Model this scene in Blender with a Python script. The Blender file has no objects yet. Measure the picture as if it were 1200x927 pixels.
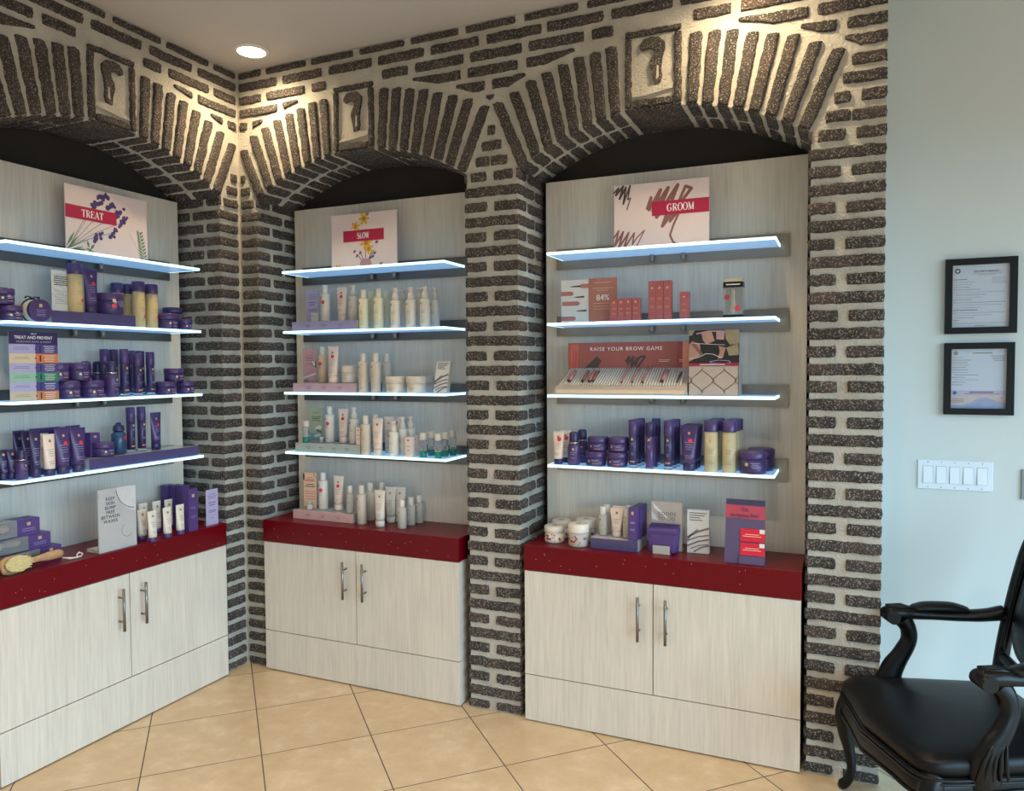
# Salon retail corner: three brick arched niches with lit glass shelves, cabinets, products and a black armchair.
import bpy, bmesh, math, random
from mathutils import Vector, Matrix, noise
random.seed(7)
PI = math.pi
SPOT_W, ROOM_W, SKY_S, EXPO = 24., 66., 5.2, .94
SC = bpy.context.scene
COL = SC.collection

# ------------------------------------------------------------------ materials
def lin(h):
    h = h.lstrip('#')
    out = []
    for i in (0, 2, 4):
        v = int(h[i:i + 2], 16) / 255
        out.append(v / 12.92 if v <= .04045 else ((v + .055) / 1.055) ** 2.4)
    return (*out, 1)
MATS = {}
def mat(name, col, rough=.5, metal=0., var=.05, scale=30., bump=0., trans=0., coat=0., emit=None, es=0., spec=None, ior=None):
    if name in MATS: return MATS[name]
    m = bpy.data.materials.new(name); m.use_nodes = True
    nt = m.node_tree; b = nt.nodes['Principled BSDF']
    c = lin(col) if isinstance(col, str) else col
    b.inputs['Roughness'].default_value = rough; b.inputs['Metallic'].default_value = metal
    b.inputs['Transmission Weight'].default_value = trans; b.inputs['Coat Weight'].default_value = coat
    if spec is not None: b.inputs['Specular IOR Level'].default_value = spec
    if ior: b.inputs['IOR'].default_value = ior
    tc = nt.nodes.new('ShaderNodeTexCoord')
    nz = nt.nodes.new('ShaderNodeTexNoise'); nz.inputs['Scale'].default_value = scale; nz.inputs['Detail'].default_value = 4
    nt.links.new(tc.outputs['Object'], nz.inputs['Vector'])
    rp = nt.nodes.new('ShaderNodeValToRGB')
    rp.color_ramp.elements[0].position = .3; rp.color_ramp.elements[1].position = .7
    rp.color_ramp.elements[0].color = (*[max(0, x * (1 - var)) for x in c[:3]], 1)
    rp.color_ramp.elements[1].color = (*[min(1, x * (1 + var)) for x in c[:3]], 1)
    nt.links.new(nz.outputs['Fac'], rp.inputs['Fac']); nt.links.new(rp.outputs['Color'], b.inputs['Base Color'])
    if bump:
        bp = nt.nodes.new('ShaderNodeBump'); bp.inputs['Strength'].default_value = bump; bp.inputs['Distance'].default_value = .002
        nt.links.new(nz.outputs['Fac'], bp.inputs['Height']); nt.links.new(bp.outputs['Normal'], b.inputs['Normal'])
    if emit:
        b.inputs['Emission Color'].default_value = lin(emit) if isinstance(emit, str) else emit
        b.inputs['Emission Strength'].default_value = es
    MATS[name] = m
    return m

def wood_mat():
    m = bpy.data.materials.new('pale_oak'); m.use_nodes = True
    nt = m.node_tree; b = nt.nodes['Principled BSDF']; b.inputs['Roughness'].default_value = .45
    tc = nt.nodes.new('ShaderNodeTexCoord'); mp = nt.nodes.new('ShaderNodeMapping')
    mp.inputs['Scale'].default_value = (1, 1, .045)
    nt.links.new(tc.outputs['Object'], mp.inputs['Vector'])
    n1 = nt.nodes.new('ShaderNodeTexNoise'); n1.inputs['Scale'].default_value = 130; n1.inputs['Detail'].default_value = 5
    n2 = nt.nodes.new('ShaderNodeTexNoise'); n2.inputs['Scale'].default_value = 22; n2.inputs['Detail'].default_value = 3; n2.inputs['Distortion'].default_value = 1.2
    nt.links.new(mp.outputs['Vector'], n1.inputs['Vector']); nt.links.new(mp.outputs['Vector'], n2.inputs['Vector'])
    mx = nt.nodes.new('ShaderNodeMath'); mx.operation = 'MULTIPLY_ADD'; mx.inputs[1].default_value = .6
    nt.links.new(n1.outputs['Fac'], mx.inputs[0])
    m2 = nt.nodes.new('ShaderNodeMath'); m2.operation = 'MULTIPLY'; m2.inputs[1].default_value = .4
    nt.links.new(n2.outputs['Fac'], m2.inputs[0]); nt.links.new(m2.outputs[0], mx.inputs[2])
    rp = nt.nodes.new('ShaderNodeValToRGB'); e = rp.color_ramp.elements
    e[0].position = .30; e[0].color = lin('c4b9ab'); e[1].position = .64; e[1].color = lin('ddd2c2')
    k = e.new(.47); k.color = lin('d3c8ba')
    nt.links.new(mx.outputs[0], rp.inputs['Fac']); nt.links.new(rp.outputs['Color'], b.inputs['Base Color'])
    bp = nt.nodes.new('ShaderNodeBump'); bp.inputs['Strength'].default_value = .15; bp.inputs['Distance'].default_value = .001
    nt.links.new(mx.outputs[0], bp.inputs['Height']); nt.links.new(bp.outputs['Normal'], b.inputs['Normal'])
    MATS['pale_oak'] = m
    return m

def brick_mat():
    m = bpy.data.materials.new('dark_brick'); m.use_nodes = True
    nt = m.node_tree; b = nt.nodes['Principled BSDF']; b.inputs['Roughness'].default_value = .85
    tc = nt.nodes.new('ShaderNodeTexCoord')
    n1 = nt.nodes.new('ShaderNodeTexNoise'); n1.inputs['Scale'].default_value = 175; n1.inputs['Detail'].default_value = 4; n1.inputs['Roughness'].default_value = .7
    n2 = nt.nodes.new('ShaderNodeTexNoise'); n2.inputs['Scale'].default_value = 9; n2.inputs['Detail'].default_value = 3
    for n in (n1, n2): nt.links.new(tc.outputs['Object'], n.inputs['Vector'])
    base = nt.nodes.new('ShaderNodeValToRGB'); e = base.color_ramp.elements
    e[0].position = .35; e[0].color = lin('2b2522'); e[1].position = .72; e[1].color = lin('4f3b33')
    k = e.new(.55); k.color = lin('3b312d')
    nt.links.new(n2.outputs['Fac'], base.inputs['Fac'])
    sp = nt.nodes.new('ShaderNodeValToRGB'); sp.color_ramp.elements[0].position = .53; sp.color_ramp.elements[1].position = .67
    nt.links.new(n1.outputs['Fac'], sp.inputs['Fac'])
    mx = nt.nodes.new('ShaderNodeMix'); mx.data_type = 'RGBA'
    mx.inputs[7].default_value = lin('a89e93')
    nt.links.new(sp.outputs['Color'], mx.inputs[0]); nt.links.new(base.outputs['Color'], mx.inputs[6])
    nt.links.new(mx.outputs[2], b.inputs['Base Color'])
    bp = nt.nodes.new('ShaderNodeBump'); bp.inputs['Strength'].default_value = .8; bp.inputs['Distance'].default_value = .004
    nt.links.new(n1.outputs['Fac'], bp.inputs['Height']); nt.links.new(bp.outputs['Normal'], b.inputs['Normal'])
    MATS['dark_brick'] = m
    return m

def mortar_mat():
    m = bpy.data.materials.new('mortar'); m.use_nodes = True
    nt = m.node_tree; b = nt.nodes['Principled BSDF']; b.inputs['Roughness'].default_value = .9
    tc = nt.nodes.new('ShaderNodeTexCoord')
    n1 = nt.nodes.new('ShaderNodeTexNoise'); n1.inputs['Scale'].default_value = 105; n1.inputs['Detail'].default_value = 4
    n2 = nt.nodes.new('ShaderNodeTexNoise'); n2.inputs['Scale'].default_value = 7
    for n in (n1, n2): nt.links.new(tc.outputs['Object'], n.inputs['Vector'])
    rp = nt.nodes.new('ShaderNodeValToRGB'); e = rp.color_ramp.elements
    e[0].position = .3; e[0].color = lin('b0a799'); e[1].position = .7; e[1].color = lin('cbc3b5')
    nt.links.new(n2.outputs['Fac'], rp.inputs['Fac']); nt.links.new(rp.outputs['Color'], b.inputs['Base Color'])
    bp = nt.nodes.new('ShaderNodeBump'); bp.inputs['Strength'].default_value = .8; bp.inputs['Distance'].default_value = .010
    nt.links.new(n1.outputs['Fac'], bp.inputs['Height']); nt.links.new(bp.outputs['Normal'], b.inputs['Normal'])
    MATS['mortar'] = m
    return m

def floor_mat():
    m = bpy.data.materials.new('beige_tile'); m.use_nodes = True
    nt = m.node_tree; b = nt.nodes['Principled BSDF']
    L = nt.links.new; N = nt.nodes.new
    g = N('ShaderNodeNewGeometry'); sx = N('ShaderNodeSeparateXYZ'); L(g.outputs['Position'], sx.inputs[0])
    def math_(op, a, b_=None, c_=None):
        n = N('ShaderNodeMath'); n.operation = op
        for i, v in enumerate((a, b_, c_)):
            if v is None: continue
            if isinstance(v, (int, float)): n.inputs[i].default_value = v
            else: L(v, n.inputs[i])
        return n.outputs[0]
    r = 1 / math.sqrt(2)
    p = math_('MULTIPLY', math_('ADD', sx.outputs[0], sx.outputs[1]), r)
    q = math_('MULTIPLY', math_('SUBTRACT', sx.outputs[0], sx.outputs[1]), r)
    T = .4245
    ds, ids = [], []
    for v, o in ((p, .013), (q, .155)):
        w = math_('DIVIDE', math_('SUBTRACT', v, o), T)
        ids.append(math_('FLOOR', w))
        f = math_('FRACT', w)
        ds.append(math_('MINIMUM', f, math_('SUBTRACT', 1., f)))
    d = math_('MULTIPLY', math_('MINIMUM', ds[0], ds[1]), T)
    grout = math_('LESS_THAN', d, .0022)
    cmb = N('ShaderNodeCombineXYZ'); L(ids[0], cmb.inputs[0]); L(ids[1], cmb.inputs[1])
    wn = N('ShaderNodeTexWhiteNoise'); L(cmb.outputs[0], wn.inputs['Vector'])
    va = N('ShaderNodeVectorMath'); va.operation = 'ADD'; vs = N('ShaderNodeVectorMath'); vs.operation = 'SCALE'; vs.inputs['Scale'].default_value = 7
    L(wn.outputs['Color'], vs.inputs[0]); L(g.outputs['Position'], va.inputs[0]); L(vs.outputs[0], va.inputs[1])
    n1 = N('ShaderNodeTexNoise'); n1.inputs['Scale'].default_value = 9; n1.inputs['Detail'].default_value = 8; n1.inputs['Roughness'].default_value = .65; L(va.outputs[0], n1.inputs['Vector'])
    rp = N('ShaderNodeValToRGB'); e = rp.color_ramp.elements
    e[0].position = .3; e[0].color = lin('c3a682'); e[1].position = .72; e[1].color = lin('dcc5a6')
    k = e.new(.52); k.color = lin('cdb28e')
    L(n1.outputs['Fac'], rp.inputs['Fac'])
    mx = N('ShaderNodeMix'); mx.data_type = 'RGBA'; mx.inputs[7].default_value = lin('5a4f45')
    L(grout, mx.inputs[0]); L(rp.outputs['Color'], mx.inputs[6]); L(mx.outputs[2], b.inputs['Base Color'])
    rr = N('ShaderNodeMapRange'); rr.inputs[3].default_value = .32; rr.inputs[4].default_value = .8; L(grout, rr.inputs[0]); L(rr.outputs[0], b.inputs['Roughness'])
    ht = math_('MINIMUM', d, .004)
    bp = N('ShaderNodeBump'); bp.inputs['Strength'].default_value = .6; bp.inputs['Distance'].default_value = .6; L(ht, bp.inputs['Height']); L(bp.outputs['Normal'], b.inputs['Normal'])
    return m

# ------------------------------------------------------------------ mesh builder
class MB:
    def __init__(s): s.v = []; s.f = []; s.m = []; s.ml = []; s.sm = []
    def mi(s, m):
        if m not in s.ml: s.ml.append(m)
        return s.ml.index(m)
    def face(s, idx, m, smooth=False):
        s.f.append(idx); s.m.append(s.mi(m)); s.sm.append(smooth)
    def box(s, x0, x1, y0, y1, z0, z1, m, shear=0.):
        b = len(s.v)
        s.v += [(x + (shear if z == z1 else 0), y, z) for z in (z0, z1) for x, y in ((x0, y0), (x1, y0), (x1, y1), (x0, y1))]
        for q in ((3, 2, 1, 0), (4, 5, 6, 7), (0, 1, 5, 4), (1, 2, 6, 5), (2, 3, 7, 6), (3, 0, 4, 7)):
            s.face([b + i for i in q], m)
        return s
    def rings(s, rings, m, cap0=True, cap1=True, smooth=True, closed=False):
        b = len(s.v); n = len(rings[0])
        for r in rings: s.v += [tuple(p) for p in r]
        k = len(rings)
        for i in range(k if closed else k - 1):
            for j in range(n):
                a, c = b + i * n, b + ((i + 1) % k) * n
                s.face([a + j, a + (j + 1) % n, c + (j + 1) % n, c + j], m, smooth)
        if not closed:
            if cap0: s.face([b + j for j in reversed(range(n))], m)
            if cap1: s.face([b + (k - 1) * n + j for j in range(n)], m)
        return s
    def lathe(s, prof, m, n=20, cx=0, cy=0, sy=1., smooth=True):
        R = [[(cx + r * math.sin(2 * PI * j / n), cy - sy * r * math.cos(2 * PI * j / n), z) for j in range(n)] for r, z in prof]
        return s.rings(R, m, smooth=smooth)
    def rbox(s, x0, x1, y0, y1, z0, z1, m, r=.004, n=3, ch=.002):
        def ring(z, ins):
            out = []
            for cx, cy, a0 in ((x1 - r, y1 - r, 0), (x0 + r, y1 - r, 90), (x0 + r, y0 + r, 180), (x1 - r, y0 + r, 270)):
                for k in range(n + 1):
                    a = math.radians(a0 + 90 * k / n); rr = max(r - ins, .0002)
                    out.append((cx + rr * math.cos(a), cy + rr * math.sin(a), z))
            return out
        return s.rings([ring(z0, ch), ring(z0 + ch, 0), ring(z1 - ch, 0), ring(z1, ch)], m, smooth=False)
    def sweep(s, pts, rad, m, n=10, closed=False, up=Vector((0, 0, 1)), cap=True, sub=1):
        P = [Vector(p) for p in pts]; k = len(P); R = []
        if sub > 1:      # Catmull-Rom smoothing of the path, radii eased along
            Q, rr = [], []
            for i in range(k - 1):
                p0, p1, p2, p3 = P[max(i - 1, 0)], P[i], P[i + 1], P[min(i + 2, k - 1)]
                for j in range(sub):
                    t = j / sub
                    Q.append(.5 * (2 * p1 + (p2 - p0) * t + (2 * p0 - 5 * p1 + 4 * p2 - p3) * t * t + (3 * p1 - p0 - 3 * p2 + p3) * t ** 3))
                    if isinstance(rad, list):
                        a, b = rad[i], rad[i + 1]; e = t * t * (3 - 2 * t)
                        rr.append(tuple(x + (y - x) * e for x, y in zip(a, b)) if isinstance(a, tuple) else a + (b - a) * e)
            Q.append(P[-1]); P = Q; k = len(P)
            if isinstance(rad, list): rad = rr + [rad[-1]]
        prev = None
        for i, p in enumerate(P):
            if closed: t = P[(i + 1) % k] - P[i - 1]
            else: t = P[min(i + 1, k - 1)] - P[max(i - 1, 0)]
            t.normalize()
            if prev is None:
                a = up if abs(t.dot(up)) < .95 else Vector((0, 1, 0))
                u = (a - t * a.dot(t)).normalized()
            else: u = (prev - t * prev.dot(t)).normalized()
            prev = u; w = t.cross(u)
            r = rad[i] if isinstance(rad, (list, tuple)) and len(rad) == k and not (k == 2 and isinstance(rad, tuple)) else rad
            ra, rb = r if isinstance(r, tuple) else (r, r)
            R.append([p + u * rb * math.cos(2 * PI * j / n) + w * ra * math.sin(2 * PI * j / n) for j in range(n)])
        return s.rings(R, m, closed=closed, cap0=cap, cap1=cap)
    # flat art in the x-z plane, printed a hair in front of y
    def poly(s, pts, y, m):
        b = len(s.v); s.v += [(x, y, z) for x, z in pts]; s.face([b + i for i in range(len(pts))], m); return s
    def disc(s, cx, cz, r, y, m, n=14, rz=None, rot=0.):
        rz = r if rz is None else rz; c, q = math.cos(rot), math.sin(rot)
        return s.poly([(cx + r * math.cos(2 * PI * j / n) * c - rz * math.sin(2 * PI * j / n) * q, cz + r * math.cos(2 * PI * j / n) * q + rz * math.sin(2 * PI * j / n) * c) for j in range(n)], y, m)
    def rect(s, x0, x1, z0, z1, y, m): return s.poly([(x0, z0), (x1, z0), (x1, z1), (x0, z1)], y, m)
    def line(s, pts, w, y, m, rnd=False):
        if rnd:
            for i, (x, z) in enumerate(pts): s.disc(x, z, (w[i] if isinstance(w, list) else w) / 2, y - .00014, m, 9)
        for i in range(len(pts) - 1):
            (ax, az), (bx, bz) = pts[i], pts[i + 1]
            w0 = w[i] if isinstance(w, list) else w; w1 = w[i + 1] if isinstance(w, list) else w
            dx, dz = bx - ax, bz - az; l = math.hypot(dx, dz) or 1; nx, nz = -dz / l / 2, dx / l / 2
            s.poly([(ax - nx * w0, az - nz * w0), (bx - nx * w1, bz - nz * w1), (bx + nx * w1, bz + nz * w1), (ax + nx * w0, az + nz * w0)], y - .00004 * (i % 3), m)
        return s
    def plate(s, pts, y0, y1, m):
        a = [(x, y0, z) for x, z in pts]; c = [(x, y1, z) for x, z in pts]
        return s.rings([a, c], m, smooth=False)
    # print that follows a curved front surface: surf(x, z) -> y
    def wrap(s, x0, x1, z0, z1, surf, m, nx=3, nz=1, off=.0005):
        b = len(s.v)
        for i in range(nz + 1):
            z = z0 + (z1 - z0) * i / nz
            for j in range(nx + 1):
                x = x0 + (x1 - x0) * j / nx; s.v.append((x, surf(x, z) - off, z))
        for i in range(nz):
            for j in range(nx):
                a = b + i * (nx + 1) + j; s.face([a, a + 1, a + nx + 2, a + nx + 1], m)
        return s
    def wdisc(s, cx, cz, r, surf, m, n=14, off=.0008):
        b = len(s.v); s.v.append((cx, surf(cx, cz) - off, cz))
        for j in range(n):
            x, z = cx + r * math.cos(2 * PI * j / n), cz + r * math.sin(2 * PI * j / n); s.v.append((x, surf(x, z) - off, z))
        for j in range(n): s.face([b, b + 1 + j, b + 1 + (j + 1) % n], m)
        return s
    def mesh(s, name):
        me = bpy.data.meshes.new(name); me.from_pydata(s.v, [], s.f)
        for m in s.ml: me.materials.append(m)
        me.polygons.foreach_set('material_index', s.m); me.polygons.foreach_set('use_smooth', s.sm)
        me.update(); return me
    def fix(s, name):
        me = s.mesh(name); bm = bmesh.new(); bm.from_mesh(me); bmesh.ops.recalc_face_normals(bm, faces=bm.faces[:]); bm.to_mesh(me); bm.free(); return me

def link(name, me, parent=None, loc=(0, 0, 0)):
    o = bpy.data.objects.new(name, me); COL.objects.link(o); o.location = loc
    if parent: o.parent = parent
    return o
def part(name, mb, parent, loc=(0, 0, 0), label=None):
    o = link(name, mb.fix(name) if isinstance(mb, MB) else mb, parent, loc)
    if label: o['label'] = label
    return o
def thing(name, label, cat, loc=(0, 0, 0), rz=0., group=None):
    o = bpy.data.objects.new(name, None); COL.objects.link(o); o.empty_display_size = .05
    o.location = loc; o.rotation_euler = (0, 0, rz); o['label'] = label; o['category'] = cat
    if group: o['group'] = group
    return o
def struct(name, mb):
    o = link(name, mb.fix(name) if isinstance(mb, MB) else mb); o['kind'] = 'structure'; return o
TXT = {}
def text_mesh(body, size, m, align='CENTER', sx=1., extrude=.0002, spacing=1.):
    key = (body, size, m.name, align, sx, spacing)
    if key in TXT: return TXT[key]
    cu = bpy.data.curves.new('lettering', 'FONT'); cu.body = body; cu.size = size; cu.align_x = align; cu.extrude = extrude
    cu.resolution_u = 3; cu.space_character = spacing; cu.space_line = 1.0
    o = bpy.data.objects.new('lettering', cu); COL.objects.link(o)
    dg = bpy.context.evaluated_depsgraph_get(); dg.update()
    me = bpy.data.meshes.new_from_object(o.evaluated_get(dg)); bpy.data.objects.remove(o); bpy.data.curves.remove(cu)
    me.transform(Matrix.Rotation(PI / 2, 4, 'X') @ Matrix.Diagonal((sx, 1, 1, 1)))
    me.materials.clear(); me.materials.append(m); me.name = 'lettering'
    TXT[key] = me; return me
def lettering(body, size, m, parent, x, y, z, align='CENTER', sx=1., spacing=1., rx=0.):
    o = link('lettering', text_mesh(body, size, m, align, sx, spacing=spacing), parent, (x, y, z)); o.rotation_euler = (rx, 0, 0); return o

OAK = wood_mat(); BRICK = brick_mat(); MORTAR = mortar_mat()
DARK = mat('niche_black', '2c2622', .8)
RED = mat('red_quartz', '66000f', .3, var=.12, scale=220, spec=.22)
STEEL = mat('brushed_steel', '8d8a86', .32, 1., var=.08, scale=60)
RAIL = mat('rail_metal', '918579', .32, .5, var=.12, scale=4)
RAILD = mat('rail_metal_dark', '67635f', .3, .6, var=.15, scale=4)
GLOW = mat('lit_glass', 'bfe0f5', .12, emit=(.26, .55, 1., 1), es=.25)
EDGE = mat('lit_edge', 'd8fbff', .2, emit=(.55, .93, 1., 1), es=.95)
PUR = mat('purple_plastic', '4a3567', .32, var=.08); PURD = mat('deep_purple', '352a54', .35); PURC = mat('purple_card', '533a77', .45)
PURB = mat('purple_tub_bottom', '3f3162', .35)
GOLD = mat('gold_foil', 'd6b483', .4, .3); PALE = mat('pale_print', 'a79fc8', .5); ORG = mat('orange_print', 'd98a5a', .5); REDS = mat('red_sticker', 'd83a48', .45)
AMB = mat('amber_liquid', 'dcc08e', .15, trans=.12, ior=1.33, var=.03); AMB2 = mat('pale_amber_liquid', 'cfc09c', .15, trans=.18, ior=1.33, var=.03)
WHT = mat('white_plastic', 'dfd2c2', .35, var=.02); CRM = mat('cream_plastic', 'e3d6b4', .35, var=.03); BEI = mat('beige_plastic', 'cdbba5', .4, var=.03)
PNK = mat('pale_pink_plastic', 'ecd3c3', .38, var=.03); PEA = mat('peach_plastic', 'dfba96', .3, var=.03); CAPB = mat('beige_cap', 'dccbb8', .4)
INK = mat('dark_ink', '4a423e', .6); GRY = mat('grey_ink', '8f8880', .6); LOGO = mat('bronze_logo', '8a7350', .5)
CLEAR = mat('clear_plastic', 'f2f4f4', .08, trans=.85, ior=1.2, var=.01); GRNL = mat('green_liquid', '2f9a83', .15, trans=.4, var=.05); CLR2 = mat('frosted_plastic', 'ddd4c6', .25, trans=.4, ior=1.25)
SILV = mat('silver_collar', 'b8b2a8', .25, .8); TEAL = mat('dark_teal_plastic', '2c4a6b', .25); BLK = mat('black_plastic', '0f0f12', .35)
ROSE = mat('rose_card', 'a5575b', .5, var=.04); ROSED = mat('rose_side', '8e474c', .5)
PAPER = mat('white_paper', 'dcd8d2', .7, var=.02); LILAC = mat('lilac_card', 'b3a8c8', .6, var=.03); PINKC = mat('pink_card', 'c99a9c', .6, var=.04); PEACHC = mat('peach_card', 'e8bf9f', .6, var=.03); GREENC = mat('sage_card', 'a9b394', .6, var=.05)
SIGNP = mat('sign_pink', 'e6cfc9', .4, var=.015); CRIM = mat('crimson_band', 'b21d45', .5, var=.02); WHI = mat('white_print', 'f3eeee', .6)
ACR = mat('acrylic_top', 'b9b2ac', .12, var=.04); PALEWOOD = mat('brush_wood', 'b98d63', .5, var=.12, scale=60)

# ------------------------------------------------------------------ room shell
CEIL = 2.96
def brick(mb, fn, L, W, H=.009, seed=0, flip=False, m=BRICK):
    """lumpy brick: fn(a, b, h) maps along, across and out of the wall"""
    nx = max(3, int(L / .011)); ny = 4
    A = [0, min(.004, L * .12)] + [L * (i + .0) / nx for i in range(1, nx)] + [L - min(.004, L * .12), L]
    B = [0, min(.004, W * .14)] + [W * i / ny for i in range(1, ny)] + [W - min(.004, W * .14), W]
    b0 = len(mb.v); na, nb = len(A), len(B)
    for i, a in enumerate(A):
        for j, b in enumerate(B):
            ea = i in (0, na - 1); eb = j in (0, nb - 1)
            q = Vector((a * 38 + seed * 7.3, b * 38 - seed * 3.1, seed * 1.7))
            h = H * (1 + .3 * noise.noise(q * 1.5)) + .0022 * noise.noise(q * 3.3)
            if i in (1, na - 2) or j in (1, nb - 2): h *= .93
            if ea or eb: h = -.003
            wa = noise.noise(Vector((b * 70, seed * 9.1, a * 4))) * .0032; wb = noise.noise(Vector((a * 42, seed * 5.7, b * 9))) * .0034 + noise.noise(Vector((a * 115, seed * 2.7, b * 9))) * .0024
            aa, bb = a, b
            corner = min(a, L - a) < .012 and min(b, W - b) < .012
            if i <= 1: aa += .002 + wa + (.0018 if corner else 0)
            if i >= na - 2: aa -= .002 - wa + (.0018 if corner else 0)
            if j <= 1: bb += .0012 + wb + (.0012 if corner else 0)
            if j >= nb - 2: bb -= .0012 - wb + (.0012 if corner else 0)
            mb.v.append(fn(aa, bb, h))
    for i in range(na - 1):
        for j in range(nb - 1):
            k = b0 + i * nb + j; f = [k, k + nb, k + nb + 1, k + 1]
            mb.face(f[::-1] if flip else f, m, True)

PITCH, BH = .0637, .046
def arch_z(x, half=.575, z0=2.325, zc=2.50):
    sg = zc - z0; R = (half * half + sg * sg) / (2 * sg)
    return zc - R + math.sqrt(max(R * R - x * x, 0))
def ext_z(x): return 1.291 + math.sqrt(max(1.49 ** 2 - x * x, 0))
Z0 = 2.325
def facade(name, T, length, niches, flip, u_end_open):
    """T(u, depth, z) -> world; niches: list of (a, b)"""
    mb = MB(); seed = [len(name)]
    def F(idx, m, s=False): mb.face(idx[::-1] if flip else idx, m, s)
    def quad(p, m):
        b = len(mb.v); mb.v.extend(T(*q) for q in p); F([b, b + 1, b + 2, b + 3], m)
    def az(u):
        for a, b in niches:
            if a < u < b: return arch_z(u - (a + b) / 2, (b - a) / 2)
        return None
    us = sorted(set([i * .02 for i in range(int(length / .02) + 1)] + [length] + [x for n in niches for x in n]))
    for u0, u1 in zip(us, us[1:]):
        if u1 - u0 < 1e-6: continue
        mid = (u0 + u1) / 2
        if az(mid) is None: zl = zr = 0.
        else:
            a, b = [n for n in niches if n[0] < mid < n[1]][0]; c = (a + b) / 2
            zl, zr = arch_z(u0 - c, (b - a) / 2), arch_z(u1 - c, (b - a) / 2)
            quad([(u0, .30, zl), (u1, .30, zr), (u1, 0, zr), (u0, 0, zl)], MORTAR)
        quad([(u0, 0, zl), (u1, 0, zr), (u1, 0, CEIL), (u0, 0, CEIL)], MORTAR)
    for a, b in niches:
        quad([(a, 0, 0), (a, 0, Z0), (a, .30, Z0), (a, .30, 0)], MORTAR)
        quad([(b, .30, 0), (b, .30, Z0), (b, 0, Z0), (b, 0, 0)], MORTAR)
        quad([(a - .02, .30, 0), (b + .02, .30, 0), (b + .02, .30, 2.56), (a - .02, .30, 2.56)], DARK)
    # --- bricks
    def put(fn, L, W, H=.009):
        seed[0] += 1
        if L > .02: brick(mb, fn, L, W, H, seed[0], flip)
    cs = [((a + b) / 2, (b - a) / 2) for a, b in niches]
    def lo(u, zb, zt):
        """lowest z a course brick may reach at u, or None"""
        z = zb; zm = (zb + zt) / 2
        for c, hf in cs:
            x = abs(u - c)
            if zt > Z0 - .02 and x < .76:
                edge = hf + max(0, zm - Z0) * .446 + .012
                if x < edge + .004:
                    if x < .150: e = 2.86
                    else: e = ext_z(x) + .02
                    if e > zt - .012: return None
                    z = max(z, e)
            elif x < hf: return None
        return z
    k = 0
    while True:
        zc = .018 + PITCH * k; zb, zt = zc - BH / 2, zc + BH / 2
        zb = max(zb, .003)
        if zb > CEIL - .02: break
        zt = min(zt, CEIL - .004)
        step = .004; run = []; u = .012
        while u <= length + 1e-6:
            if lo(u, zb, zt) is not None: run.append(u)
            if run and (lo(u, zb, zt) is None or u + step > length + 1e-6):
                s0, s1 = run[0], run[-1]; run = []
                W = s1 - s0
                if W > .022:
                    ov0 = any(abs(s0 - b) < .02 for a, b in niches) and zt < Z0; ov1 = any(abs(s1 - a) < .02 for a, b in niches) and zt < Z0
                    if ov0: s0 = min(b for a, b in niches if abs(s0 - b) < .02) - .011
                    if ov1: s1 = [a for a, b in niches if abs(s1 - a) < .02][0] + .011
                    if u_end_open and abs(s1 - length) < .01: s1 = length + .006
                    if zb > 2.5 and W > .3:
                        br = []; x = s0 - (0 if k % 2 else .1)
                        while x < s1:
                            br.append((max(x, s0), min(x + .245 + .02 * noise.noise(Vector((x * 9, k, 0))), s1))); x += .272
                    elif W < .15 or (k % 2 and W < .3 and zt < Z0): br = [(s0, s1)]
                    elif k % 2: m_ = s0 + (s1 - s0) * (.45 + .1 * noise.noise(Vector((k * 2.3, s0, 0)))); br = [(s0, m_ + .0015), (m_ - .0015, s1)]
                    else: m_ = s0 + (s1 - s0) * (.46 + .06 * noise.noise(Vector((k * 1.3, s0, 4)))); br = [(s0, m_ - .013), (m_ + .013, s1)]
                    for x0, x1 in br:
                        if x1 - x0 < .03: continue
                        jit = .003 * noise.noise(Vector((x0 * 11, k * 3, 1)))
                        def fn(a, b, h, x0=x0, zb=zb + jit, zt=zt + jit):
                            uu = x0 + a; l = lo(min(max(uu, .012), length), zb, zt)
                            l = zb if l is None else max(zb, l)
                            return T(uu, -h, l + (zt - l) * b / BH)
                        put(fn, x1 - x0, BH)
            u += step
        # reveal bricks inside the niches
        if zt < Z0 + .01:
            for a, b in niches:
                for sgn, ue in ((1, a), (-1, b)):
                    cut = [(-.011, .175), (.19, .298)] if k % 2 else [(-.011, .085), (.102, .298)]
                    for d0, d1 in cut:
                        put(lambda p, q, h, d0=d0, d1=d1, ue=ue, sgn=sgn, zb=zb: T(ue + sgn * h, (d0 + p) if sgn < 0 else (d1 - p), zb + q), d1 - d0, zt - zb)
        k += 1
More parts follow.
